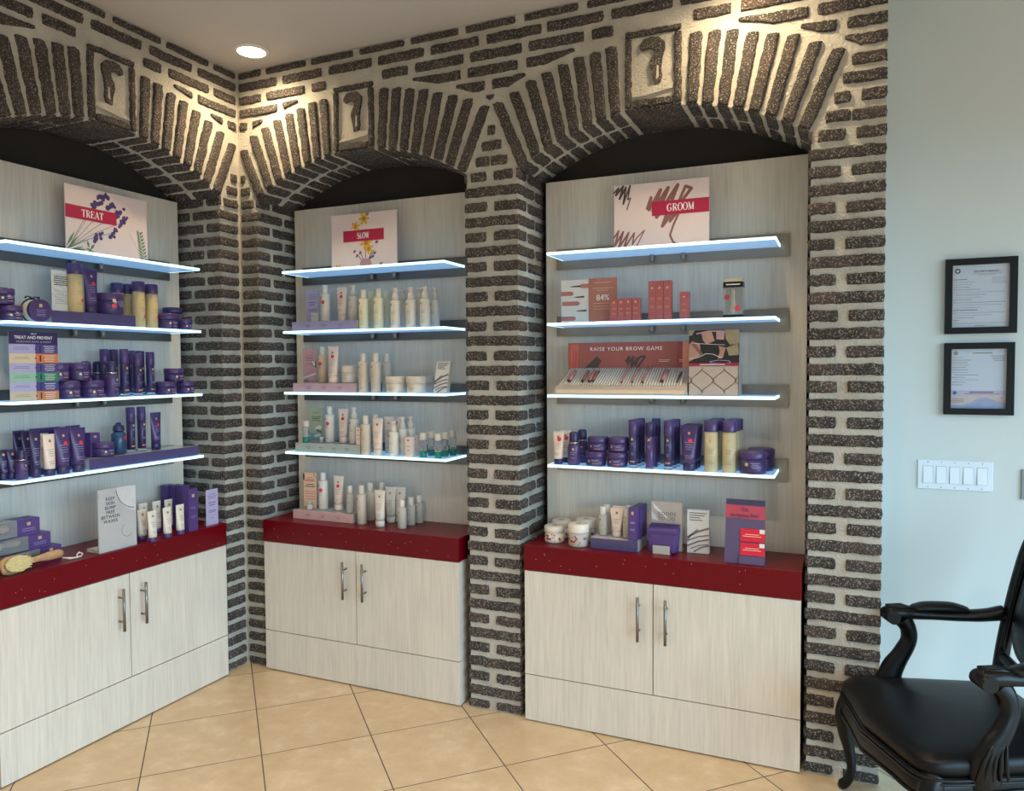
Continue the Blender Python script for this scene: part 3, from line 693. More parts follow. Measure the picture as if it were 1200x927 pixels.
PRODUCTS = [
 (1, 'jar', 0.158, 0.09, 1.682, 1, 1, 'purple jar cut by photo edge, beneath another jar, second glass shelf of left niche', 'purple jars, left niche second shelf', 0),
 (1, 'jar', 0.129, 0.09, 1.743, 1, 1, 'purple jar atop another jar at photo edge, second glass shelf of left niche', 'purple jars, left niche second shelf', 0),
 (1, 'amber', 0.434, 0.1, 1.732, 1.08, 0.99, 'amber bottle with red sticker standing on riser, second glass shelf of left niche', None, 0),
 (1, 'tube', 0.495, 0.09, 1.732, 1, 1.04, 'tall purple tube between amber bottle and tub, second glass shelf of left niche', None, 0),
 (1, 'tub', 0.583, 0.09, 1.732, 1, 1, 'purple tub with red sticker on riser, second glass shelf of left niche', None, 0),
 (1, 'amber', 0.699, 0.188, 1.682, 1, 1, 'amber bottle at back, leftmost of four, second glass shelf of left niche', 'amber bottles, left niche second shelf', 0),
 (1, 'amber', 0.752, 0.188, 1.682, 1, 1, 'amber bottle at back, second of four, second glass shelf of left niche', 'amber bottles, left niche second shelf', 0),
 (1, 'amber', 0.736, 0.1, 1.682, 1, 1.03, 'amber bottle in front, left of the front two, second glass shelf of left niche', 'amber bottles, left niche second shelf', 0),
 (1, 'amber', 0.804, 0.1, 1.682, 1, 1, 'amber bottle in front, right of the front two, second glass shelf of left niche', 'amber bottles, left niche second shelf', 0),
 (1, 'jar', 0.871, 0.08, 1.682, 1, 1.2, 'purple jar just right of amber bottles, second glass shelf of left niche', 'purple jars, left niche second shelf', 0),
 (1, 'jar', 0.977, 0.165, 1.682, 1, 0.8, 'purple jar at back beneath another jar, second glass shelf of left niche', 'purple jars, left niche second shelf', 0),
 (1, 'jar', 0.977, 0.165, 1.731, 1, 1, 'purple jar topmost of back stack, second glass shelf of left niche', 'purple jars, left niche second shelf', 0),
 (1, 'jar', 0.97, 0.08, 1.682, 0.8, 0.85, 'small low purple jar nearest right shelf end, second glass shelf of left niche', 'purple jars, left niche second shelf', 0),
 (1, 'jar', 0.377, 0.08, 1.382, 1, 1.2, 'purple jar beside striped card, bottom of stack, third glass shelf of left niche', 'purple jars, left niche third shelf', 0),
 (1, 'jar', 0.479, 0.08, 1.382, 1.1, 1.2, 'purple jar right of card, second in bottom row, third glass shelf of left niche', 'purple jars, left niche third shelf', 0),
 (1, 'jar', 0.422, 0.08, 1.4555, 0.95, 1.2, 'purple jar resting across the two lower jars, third glass shelf of left niche', 'purple jars, left niche third shelf', 0),
 (1, 'jar', 0.338, 0.08, 1.4555, 0.85, 1.2, 'purple jar half hidden behind striped card edge, third glass shelf of left niche', 'purple jars, left niche third shelf', 0),
 (1, 'mist', 0.534, 0.185, 1.382, 1, 1.1, 'purple mist bottle behind jars, leftmost, third glass shelf of left niche', 'purple mist bottles, left niche third shelf', 0),
 (1, 'mist', 0.591, 0.185, 1.382, 1, 1.1, 'purple mist bottle behind, second of three, third glass shelf of left niche', 'purple mist bottles, left niche third shelf', 0),
 (1, 'mist', 0.563, 0.065, 1.382, 1, 1.1, 'purple mist bottle with silver collar in front, third glass shelf of left niche', 'purple mist bottles, left niche third shelf', 0),
 (1, 'can', 0.589, 0.14, 1.382, 1, 1.05, 'purple spray can behind mist bottle, leftmost, third glass shelf of left niche', 'purple spray cans, left niche third shelf', 0),
 (1, 'can', 0.646, 0.155, 1.382, 1, 1.05, 'purple spray can in back, second from left, third glass shelf of left niche', 'purple spray cans, left niche third shelf', 0),
 (1, 'can', 0.629, 0.07, 1.382, 1, 1.05, 'tall purple spray can in front row, third glass shelf of left niche', 'purple spray cans, left niche third shelf', 0),
 (1, 'can', 0.735, 0.155, 1.382, 1, 1.03, 'purple spray can in back, third from left, third glass shelf of left niche', 'purple spray cans, left niche third shelf', 0),
 (1, 'can', 0.696, 0.07, 1.382, 1.05, 0.97, 'shorter purple spray can in front row, third glass shelf of left niche', 'purple spray cans, left niche third shelf', 0),
 (1, 'can', 0.791, 0.165, 1.382, 1, 1.03, 'purple spray can in back, fourth from left, third glass shelf of left niche', 'purple spray cans, left niche third shelf', 0),
 (1, 'can', 0.788, 0.1, 1.382, 1, 1.0, 'purple spray can standing alone beside jars, third glass shelf of left niche', 'purple spray cans, left niche third shelf', 0),
 (1, 'jar', 0.853, 0.08, 1.382, 1, 1, 'purple jar right of spray cans, bottom left, third glass shelf of left niche', 'purple jars, right end of left niche third shelf', 0),
 (1, 'jar', 0.966, 0.08, 1.382, 0.95, 1, 'purple jar at shelf end, bottom right, third glass shelf of left niche', 'purple jars, right end of left niche third shelf', 0),
 (1, 'jar', 0.901, 0.08, 1.4425, 1, 1, 'purple jar resting on two end jars, third glass shelf of left niche', 'purple jars, right end of left niche third shelf', 0),
 (1, 'mini_tube', 0.123, 0.1, 1.087, 1, 1, 'small dark purple tube at photo edge, bottom glass shelf of left niche', 'purple minis, left niche bottom shelf', 0),
 (1, 'mini_tube', 0.15, 0.09, 1.087, 1, 1, 'small dark purple tube, second from photo edge, bottom glass shelf of left niche', 'purple minis, left niche bottom shelf', 0),
 (1, 'mist', 0.165, 0.06, 1.087, 0.8, 0.8, 'small purple bottle with red sticker, bottom glass shelf of left niche', None, 0),
 (1, 'slim_tube', 0.216, 0.15, 1.087, 1, 1, 'slim purple tube at back of three, bottom glass shelf of left niche', 'slim purple tubes, left niche bottom shelf', 0),
 (1, 'slim_tube', 0.223, 0.11, 1.087, 1, 1, 'slim purple tube, middle of three, bottom glass shelf of left niche', 'slim purple tubes, left niche bottom shelf', 0),
 (1, 'slim_tube', 0.224, 0.065, 1.087, 0.95, 1, 'slim purple tube with red mark in front, bottom glass shelf of left niche', 'slim purple tubes, left niche bottom shelf', 0),
 (1, 'beige_tube', 0.289, 0.118, 1.087, 1, 1.2, 'beige tube with dark cap behind another, bottom glass shelf of left niche', 'beige tubes, left niche bottom shelf', 0),
 (1, 'beige_tube', 0.279, 0.065, 1.087, 1, 1.2, 'beige tube with dark cap in front, bottom glass shelf of left niche', 'beige tubes, left niche bottom shelf', 0),
 (1, 'tube', 0.317, 0.185, 1.087, 1, 1, 'large purple tube in back row, leftmost, bottom glass shelf of left niche', 'large purple tubes, left niche bottom shelf', 0),
 (1, 'tube', 0.378, 0.185, 1.087, 1, 1, 'large purple tube in back row, second, bottom glass shelf of left niche', 'large purple tubes, left niche bottom shelf', 0),
 (1, 'tube', 0.404, 0.15, 1.087, 1, 1, 'large purple tube in back row, third, bottom glass shelf of left niche', 'large purple tubes, left niche bottom shelf', 0),
 (1, 'tube', 0.471, 0.19, 1.087, 1, 1, 'large purple tube in back row, rightmost, bottom glass shelf of left niche', 'large purple tubes, left niche bottom shelf', 0),
 (1, 'tube', 0.331, 0.06, 1.087, 1, 1.03, 'large purple tube in front, left of two, bottom glass shelf of left niche', 'large purple tubes, left niche bottom shelf', 0),
 (1, 'tube', 0.397, 0.06, 1.087, 1, 1, 'large purple tube in front, right of two, bottom glass shelf of left niche', 'large purple tubes, left niche bottom shelf', 0),
 (1, 'carton_small', 0.514, 0.138, 1.132, 1.3, 1, 'small purple carton on riser left end, bottom glass shelf of left niche', None, 0),
 (1, 'jar', 0.541, 0.1, 1.132, 1, 1, 'purple jar on riser beside teal bottle, bottom glass shelf of left niche', None, 0),
 (1, 'teal_bottle', 0.633, 0.12, 1.132, 1, 1, 'dark teal bottle with purple cap on riser, bottom glass shelf of left niche', None, 0),
 (1, 'can', 0.695, 0.12, 1.132, 1, 1.02, 'purple spray can on riser, left of two, bottom glass shelf of left niche', 'spray cans on riser, left niche bottom shelf', 0),
 (1, 'can', 0.751, 0.12, 1.132, 1, 1.02, 'purple spray can on riser, right of two, bottom glass shelf of left niche', 'spray cans on riser, left niche bottom shelf', 0),
 (1, 'tube', 0.827, 0.12, 1.132, 0.9, 0.95, 'purple tube with red seal at riser end, bottom glass shelf of left niche', None, 0),
 (1, 'white_tube', 0.671, 0.036, 0.7505, 1, 1, 'white tube beside sign, leftmost in front, red counter of left niche', 'white tubes, left niche counter', 0),
 (1, 'white_tube', 0.665, -0.033, 0.7505, 1, 1, 'white tube standing furthest forward, red counter of left niche', 'white tubes, left niche counter', 0),
 (1, 'white_tube', 0.75, -0.026, 0.7505, 1, 1, 'white tube in front, third of four, red counter of left niche', 'white tubes, left niche counter', 0),
 (1, 'white_tube', 0.823, -0.024, 0.7505, 1, 1, 'white tube in front, rightmost of four, red counter of left niche', 'white tubes, left niche counter', 0),
 (1, 'white_tube', 0.758, 0.13, 0.7505, 1, 1.05, 'white tube at back beside sign, red counter of left niche', 'white tubes, left niche counter', 0),
 (1, 'white_tube', 0.804, 0.1, 0.7505, 1, 1.08, 'white tube in back row, middle, red counter of left niche', 'white tubes, left niche counter', 0),
 (1, 'white_tube', 0.875, 0.105, 0.7505, 1, 1.05, 'white tube in back row, right, red counter of left niche', 'white tubes, left niche counter', 0),
 (1, 'carton_tall', 0.946, 0.185, 0.7505, 1, 1, 'tall purple carton, rearmost of four, red counter of left niche', 'tall purple cartons, left niche counter', 0),
 (1, 'carton_tall', 0.96, 0.15, 0.7505, 1, 1, 'tall purple carton, second from back, red counter of left niche', 'tall purple cartons, left niche counter', 0),
 (1, 'carton_tall', 0.968, 0.115, 0.7505, 1, 1, 'tall purple carton, third from back, red counter of left niche', 'tall purple cartons, left niche counter', 0),
 (1, 'carton_tall', 0.899, -0.008, 0.7505, 1, 1, 'tall purple carton, frontmost of four, red counter of left niche', 'tall purple cartons, left niche counter', 0),
 (2, 'flip_bottle', 0.28, 0.12, 1.727, 1, 0.97, 'white bottle with red sticker beside lilac leaflet, second glass shelf of middle niche', None, 0),
 (2, 'wtube', 0.38, 0.12, 1.727, 1, 0.95, 'pale pink tube with red sticker on riser, second glass shelf of middle niche', None, 0),
 (2, 'pump', 0.447, 0.12, 1.727, 1, 0.93, 'white pump bottle with red sticker on riser, second glass shelf of middle niche', None, 0),
 (2, 'cream_bottle', 0.541, 0.07, 1.682, 1, 1, 'cream bottle in front, left of two, second glass shelf of middle niche', 'cream bottles, middle niche second shelf', 0),
 (2, 'cream_bottle', 0.535, 0.14, 1.682, 1, 1, 'cream bottle behind left front bottle, second glass shelf of middle niche', 'cream bottles, middle niche second shelf', 0),
 (2, 'cream_bottle', 0.625, 0.07, 1.682, 1, 1.01, 'cream bottle in front, right of two, second glass shelf of middle niche', 'cream bottles, middle niche second shelf', 0),
 (2, 'cream_bottle', 0.617, 0.14, 1.682, 1, 1, 'cream bottle behind right front bottle, second glass shelf of middle niche', 'cream bottles, middle niche second shelf', 0),
 (2, 'pump', 0.72, 0.065, 1.682, 1, 1, 'white pump bottle in front, left of three, second glass shelf of middle niche', 'white pump bottles, middle niche second shelf', 0),
 (2, 'pump', 0.716, 0.135, 1.682, 1, 1, 'white pump bottle in back, left of three, second glass shelf of middle niche', 'white pump bottles, middle niche second shelf', 0),
 (2, 'pump', 0.803, 0.065, 1.682, 1, 1, 'white pump bottle in front, middle of three, second glass shelf of middle niche', 'white pump bottles, middle niche second shelf', 0),
 (2, 'pump', 0.802, 0.135, 1.682, 1, 1, 'white pump bottle in back, middle of three, second glass shelf of middle niche', 'white pump bottles, middle niche second shelf', 0),
 (2, 'pump', 0.879, 0.065, 1.682, 1, 1.01, 'white pump bottle in front, right of three, second glass shelf of middle niche', 'white pump bottles, middle niche second shelf', 0),
 (2, 'pump', 0.889, 0.135, 1.682, 1, 1.01, 'white pump bottle in back, rightmost, second glass shelf of middle niche', 'white pump bottles, middle niche second shelf', 0),
 (2, 'peach_bottle', 0.25, 0.13, 1.427, 1, 0.95, 'peach bottle with red sticker behind white tube, third glass shelf of middle niche', None, 0),
 (2, 'wtube', 0.349, 0.085, 1.427, 1.05, 1.02, 'white tube with red sticker on pink riser, third glass shelf of middle niche', None, 0),
 (2, 'cream_jar', 0.434, 0.1, 1.427, 0.85, 1.1, 'cream jar standing on pink riser, third glass shelf of middle niche', None, 0),
 (2, 'beige_bottle', 0.537, 0.065, 1.382, 1, 1, 'beige bottle in front, left of two, third glass shelf of middle niche', 'beige bottles, middle niche third shelf', 0),
 (2, 'beige_bottle', 0.607, 0.065, 1.382, 1, 1, 'beige bottle in front, right of two, third glass shelf of middle niche', 'beige bottles, middle niche third shelf', 0),
 (2, 'beige_bottle', 0.593, 0.18, 1.382, 1, 1, 'beige bottle at back behind jar, third glass shelf of middle niche', 'beige bottles, middle niche third shelf', 0),
 (2, 'cream_jar', 0.711, 0.075, 1.382, 1, 1, 'wide cream jar in front, left of two, third glass shelf of middle niche', 'cream jars, middle niche third shelf', 0),
 (2, 'cream_jar', 0.822, 0.075, 1.382, 1, 1, 'wide cream jar in front, right of two, third glass shelf of middle niche', 'cream jars, middle niche third shelf', 0),
 (2, 'cream_jar', 0.699, 0.17, 1.382, 1, 1, 'wide cream jar at back, left of two, third glass shelf of middle niche', 'cream jars, middle niche third shelf', 0),
 (2, 'cream_jar', 0.812, 0.17, 1.382, 1, 1, 'wide cream jar at back, right of two, third glass shelf of middle niche', 'cream jars, middle niche third shelf', 0),
 (2, 'green_mini', 0.189, 0.07, 1.132, 1.05, 0.95, 'small green bottle at riser left end, bottom glass shelf of middle niche', None, 0),
 (2, 'cap_mini', 0.259, 0.1, 1.132, 1, 1, 'tiny white capped vial beside leaflet, bottom glass shelf of middle niche', None, 0),
 (2, 'flip_bottle', 0.296, 0.12, 1.132, 1, 0.95, 'white bottle with red sticker, left on riser, bottom glass shelf of middle niche', None, 0),
 (2, 'wtube', 0.378, 0.12, 1.132, 1, 0.95, 'white tube with red sticker on riser, bottom glass shelf of middle niche', None, 0),
 (2, 'pump', 0.455, 0.1, 1.132, 1, 0.95, 'white pump bottle with red sticker on riser, bottom glass shelf of middle niche', None, 0),
 (2, 'carton_white', 0.51, 0.065, 1.132, 0.7, 0.9, 'small white carton at riser right end, bottom glass shelf of middle niche', None, 0),
 (2, 'beige_bottle', 0.553, 0.055, 1.087, 1, 1, 'grey beige bottle just past the riser, bottom glass shelf of middle niche', None, 0),
 (2, 'beige_bottle', 0.531, 0.17, 1.087, 1, 1, 'beige bottle at back behind cream tube, bottom glass shelf of middle niche', None, 0),
 (2, 'ctube', 0.621, 0.055, 1.087, 1, 1, 'cream tube in front of back bottles, bottom glass shelf of middle niche', 'cream tubes, middle niche bottom shelf', 0),
 (2, 'ctube', 0.623, 0.15, 1.087, 1, 1, 'cream tube at back, left of two, bottom glass shelf of middle niche', 'cream tubes, middle niche bottom shelf', 0),
 (2, 'ctube', 0.646, 0.185, 1.087, 1, 1, 'cream tube at back, right of two, bottom glass shelf of middle niche', 'cream tubes, middle niche bottom shelf', 0),
 (2, 'pump', 0.705, 0.06, 1.087, 1, 0.88, 'short white pump bottle in front, bottom glass shelf of middle niche', 'white pump bottles, middle niche bottom shelf', 0),
 (2, 'pump', 0.722, 0.11, 1.087, 1, 0.97, 'white pump bottle, middle of three, bottom glass shelf of middle niche', 'white pump bottles, middle niche bottom shelf', 0),
 (2, 'pump', 0.736, 0.16, 1.087, 1, 0.97, 'white pump bottle, rearmost of three, bottom glass shelf of middle niche', 'white pump bottles, middle niche bottom shelf', 0),
 (2, 'carton_white', 0.799, 0.05, 1.087, 1, 1, 'small white carton in front, bottom glass shelf of middle niche', 'white cartons, middle niche bottom shelf', 0),
 (2, 'carton_white', 0.797, 0.11, 1.087, 1, 1, 'small white carton behind another, bottom glass shelf of middle niche', 'white cartons, middle niche bottom shelf', 0),
 (2, 'green_mini', 0.863, 0.06, 1.087, 1, 1, 'green mini bottle in front, left, bottom glass shelf of middle niche', 'green mini bottles, middle niche bottom shelf', 0),
 (2, 'green_mini', 0.863, 0.135, 1.087, 1, 1, 'green mini bottle at back, left, bottom glass shelf of middle niche', 'green mini bottles, middle niche bottom shelf', 0),
 (2, 'green_mini', 0.947, 0.05, 1.087, 1, 1, 'green mini bottle furthest forward, bottom glass shelf of middle niche', 'green mini bottles, middle niche bottom shelf', 0),
 (2, 'green_mini', 0.944, 0.12, 1.087, 1, 1, 'green mini bottle, second from right, bottom glass shelf of middle niche', 'green mini bottles, middle niche bottom shelf', 0),
 (2, 'green_mini', 0.959, 0.17, 1.087, 1, 1.05, 'green mini bottle nearest right shelf end, bottom glass shelf of middle niche', 'green mini bottles, middle niche bottom shelf', 0),
 (2, 'flip_bottle', 0.249, 0.12, 0.7955, 1, 0.98, 'white bottle with red sticker on pink riser, red counter of middle niche', None, 0),
 (2, 'wtube', 0.343, 0.12, 0.7955, 1, 0.97, 'white tube with red sticker on pink riser, red counter of middle niche', None, 0),
 (2, 'clear_mini', 0.433, 0.09, 0.7955, 0.95, 1.0, 'clear vial with red sticker on riser, red counter of middle niche', None, 0),
 (2, 'beige_bottle', 0.511, 0.073, 0.7505, 1, 1, 'pale bottle right of pink riser, in front, red counter of middle niche', 'pale bottles, middle niche counter', 0),
 (2, 'beige_bottle', 0.499, 0.162, 0.7505, 1, 0.98, 'pale bottle, middle of row of three, red counter of middle niche', 'pale bottles, middle niche counter', 0),
 (2, 'beige_bottle', 0.546, 0.195, 0.7505, 1, 1, 'pale bottle, rearmost of three, red counter of middle niche', 'pale bottles, middle niche counter', 0),
 (2, 'wtube2', 0.628, 0.054, 0.7505, 1, 1.0, 'white tube without sticker in front, red counter of middle niche', 'plain white tubes, middle niche counter', 0),
 (2, 'wtube2', 0.622, 0.155, 0.7505, 1, 1, 'white tube without sticker, middle, red counter of middle niche', 'plain white tubes, middle niche counter', 0),
 (2, 'wtube2', 0.668, 0.17, 0.7505, 1, 1, 'white tube without sticker, rearmost, red counter of middle niche', 'plain white tubes, middle niche counter', 0),
 (2, 'clear_mini', 0.747, 0.059, 0.7505, 1, 1, 'clear vial with white cap in front, red counter of middle niche', 'clear vials, middle niche counter', 0),
 (2, 'clear_mini', 0.746, 0.14, 0.7505, 1, 1, 'clear vial with white cap, middle, red counter of middle niche', 'clear vials, middle niche counter', 0),
 (2, 'clear_mini', 0.755, 0.2, 0.7505, 1, 1, 'clear vial with white cap, rearmost, red counter of middle niche', 'clear vials, middle niche counter', 0),
 (3, 'rose_small', 0.365, 0.07, 1.682, 1, 1, 'small rose carton, leftmost of four, second glass shelf of right niche', 'small rose cartons, right niche second shelf', 0),
 (3, 'rose_small', 0.395, 0.07, 1.682, 1, 1, 'small rose carton, second of four, second glass shelf of right niche', 'small rose cartons, right niche second shelf', 0),
 (3, 'rose_small', 0.425, 0.07, 1.682, 1, 1, 'small rose carton, third of four, second glass shelf of right niche', 'small rose cartons, right niche second shelf', 0),
 (3, 'rose_small', 0.456, 0.07, 1.682, 1, 1, 'small rose carton, rightmost of four, second glass shelf of right niche', 'small rose cartons, right niche second shelf', 0),
 (3, 'rose_tall', 0.52, 0.08, 1.682, 1, 1, 'tall rose carton, leftmost of three, second glass shelf of right niche', 'tall rose cartons, right niche second shelf', 0),
 (3, 'rose_tall', 0.55, 0.08, 1.682, 1, 1, 'tall rose carton, middle of three, second glass shelf of right niche', 'tall rose cartons, right niche second shelf', 0),
 (3, 'rose_tall', 0.581, 0.08, 1.682, 1, 1, 'tall rose carton, rightmost of three, second glass shelf of right niche', 'tall rose cartons, right niche second shelf', 0),
 (3, 'rose_tall', 0.647, 0.08, 1.682, 1.15, 0.69, 'lone shorter rose carton, second glass shelf of right niche', None, 0),
 (3, 'pink_tube', 0.119, 0.065, 1.087, 1, 1, 'pale pink tube with red sticker in front, bottom glass shelf of right niche', 'pale pink tubes, right niche bottom shelf', 0),
 (3, 'pink_tube', 0.13, 0.125, 1.087, 1, 1, 'pale pink tube behind another, bottom glass shelf of right niche', 'pale pink tubes, right niche bottom shelf', 0),
 (3, 'mist', 0.188, 0.065, 1.087, 1, 1, 'purple mist bottle in front, bottom glass shelf of right niche', 'purple mist bottles, right niche bottom shelf', 0),
 (3, 'mist', 0.197, 0.15, 1.087, 1, 1.03, 'purple mist bottle at back, bottom glass shelf of right niche', 'purple mist bottles, right niche bottom shelf', 0),
 (3, 'jar', 0.282, 0.075, 1.087, 1, 1, 'purple jar, bottom left of four, bottom glass shelf of right niche', 'purple jars, right niche bottom shelf', 0),
 (3, 'jar', 0.373, 0.075, 1.087, 1, 1, 'purple jar, bottom right of four, bottom glass shelf of right niche', 'purple jars, right niche bottom shelf', 0),
 (3, 'jar', 0.288, 0.085, 1.1475, 1, 1, 'purple jar, top left of four, bottom glass shelf of right niche', 'purple jars, right niche bottom shelf', 0),
 (3, 'jar', 0.376, 0.085, 1.1475, 1, 1, 'purple jar, top right of four, bottom glass shelf of right niche', 'purple jars, right niche bottom shelf', 0),
 (3, 'can', 0.443, 0.062, 1.087, 1, 1, 'purple spray can, front of left file, bottom glass shelf of right niche', 'purple spray cans, right niche bottom shelf', 0),
 (3, 'can', 0.446, 0.112, 1.087, 1, 1, 'purple spray can, middle of left file, bottom glass shelf of right niche', 'purple spray cans, right niche bottom shelf', 0),
 (3, 'can', 0.449, 0.162, 1.087, 1, 1, 'purple spray can, back of left file, bottom glass shelf of right niche', 'purple spray cans, right niche bottom shelf', 0),
 (3, 'can', 0.587, 0.062, 1.087, 1, 1, 'purple spray can, front of right file, bottom glass shelf of right niche', 'purple spray cans, right niche bottom shelf', 0),
 (3, 'can', 0.592, 0.112, 1.087, 1, 1, 'purple spray can, middle of right file, bottom glass shelf of right niche', 'purple spray cans, right niche bottom shelf', 0),
 (3, 'can', 0.596, 0.162, 1.087, 1, 1, 'purple spray can, back of right file, bottom glass shelf of right niche', 'purple spray cans, right niche bottom shelf', 0),
 (3, 'stick', 0.512, 0.06, 1.087, 1, 1, 'slim purple stick, front of middle file, bottom glass shelf of right niche', 'purple slim sticks, right niche bottom shelf', 0),
 (3, 'stick', 0.516, 0.11, 1.087, 1, 1, 'slim purple stick, second in middle file, bottom glass shelf of right niche', 'purple slim sticks, right niche bottom shelf', 0),
 (3, 'can', 0.512, 0.172, 1.087, 1, 1.0, 'purple spray can behind the slim sticks, bottom glass shelf of right niche', None, 0),
 (3, 'tube', 0.669, 0.06, 1.087, 1, 1, 'purple tube, front of three in a file, bottom glass shelf of right niche', 'purple tubes, right niche bottom shelf', 0),
 (3, 'tube', 0.671, 0.11, 1.087, 1, 1, 'purple tube, middle of three in a file, bottom glass shelf of right niche', 'purple tubes, right niche bottom shelf', 0),
 (3, 'tube', 0.672, 0.16, 1.087, 1, 1, 'purple tube, back of three in a file, bottom glass shelf of right niche', 'purple tubes, right niche bottom shelf', 0),
 (3, 'amber2', 0.754, 0.06, 1.087, 1, 1, 'pale amber bottle, front of left file, bottom glass shelf of right niche', 'amber bottles, right niche bottom shelf', 0),
 (3, 'amber2', 0.76, 0.121, 1.087, 1, 1, 'pale amber bottle, middle of left file, bottom glass shelf of right niche', 'amber bottles, right niche bottom shelf', 0),
 (3, 'amber2', 0.762, 0.182, 1.087, 1, 1, 'pale amber bottle, back of left file, bottom glass shelf of right niche', 'amber bottles, right niche bottom shelf', 0),
 (3, 'amber2', 0.822, 0.06, 1.087, 1, 1, 'pale amber bottle, front of right file, bottom glass shelf of right niche', 'amber bottles, right niche bottom shelf', 0),
 (3, 'amber2', 0.828, 0.121, 1.087, 1, 1, 'pale amber bottle, middle of right file, bottom glass shelf of right niche', 'amber bottles, right niche bottom shelf', 0),
 (3, 'amber2', 0.832, 0.182, 1.087, 1, 1, 'pale amber bottle, back of right file, bottom glass shelf of right niche', 'amber bottles, right niche bottom shelf', 0),
 (3, 'bigjar', 0.909, 0.07, 1.087, 1, 1, 'large purple jar in front at shelf end, bottom glass shelf of right niche', 'large purple jars, right niche bottom shelf', 0),
 (3, 'bigjar', 0.929, 0.175, 1.087, 1, 1, 'large purple jar behind another at end, bottom glass shelf of right niche', 'large purple jars, right niche bottom shelf', 0),
 (3, 'fruit_jar', 0.095, 0.078, 0.7505, 1, 0.9, 'low white jar with red print, front left, red counter of right niche', 'white fruit printed jars, right niche counter', 0),
 (3, 'fruit_jar2', 0.214, 0.045, 0.7505, 1, 1, 'white jar with orange fruit print, front, red counter of right niche', 'white fruit printed jars, right niche counter', 0),
 (3, 'fruit_jar', 0.092, 0.172, 0.7505, 1, 0.97, 'low white jar at back, left of two, red counter of right niche', 'white fruit printed jars, right niche counter', 0),
 (3, 'fruit_jar2', 0.213, 0.15, 0.7505, 1, 1, 'tall white jar at back, right of two, red counter of right niche', 'white fruit printed jars, right niche counter', 0),
 (3, 'clear_bottle', 0.308, 0.085, 0.7955, 1, 1, 'white bottle on riser, left front, red counter of right niche', 'small white bottles on riser, right niche', 0),
 (3, 'clear_bottle', 0.311, 0.13, 0.7955, 1, 1, 'white bottle on riser, behind left one, red counter of right niche', 'small white bottles on riser, right niche', 0),
 (3, 'pink_mini_tube', 0.371, 0.075, 0.7955, 1, 1, 'pale pink tube on riser, in front, red counter of right niche', 'pale pink tubes on riser, right niche', 0),
 (3, 'pink_mini_tube', 0.368, 0.125, 0.7955, 1, 1, 'pale pink tube on riser, behind, red counter of right niche', 'pale pink tubes on riser, right niche', 0),
 (3, 'clear_bottle', 0.416, 0.07, 0.7955, 1, 1, 'white bottle on riser beside purple carton, red counter of right niche', 'small white bottles on riser, right niche', 0),
 (3, 'clear_bottle', 0.403, 0.145, 0.7955, 1, 1, 'white bottle on riser behind the right one, red counter of right niche', 'small white bottles on riser, right niche', 0),
 (3, 'carton_small', 0.451, 0.04, 0.7955, 1, 1.32, 'purple carton on riser, front of three, red counter of right niche', 'purple cartons on riser, right niche', 0),
 (3, 'carton_small', 0.457, 0.085, 0.7955, 1, 1.32, 'purple carton on riser, middle of three, red counter of right niche', 'purple cartons on riser, right niche', 0),
 (3, 'carton_small', 0.461, 0.13, 0.7955, 1, 1.32, 'purple carton on riser, back of three, red counter of right niche', 'purple cartons on riser, right niche', 0),
]
for row in PRODUCTS: product(*row)

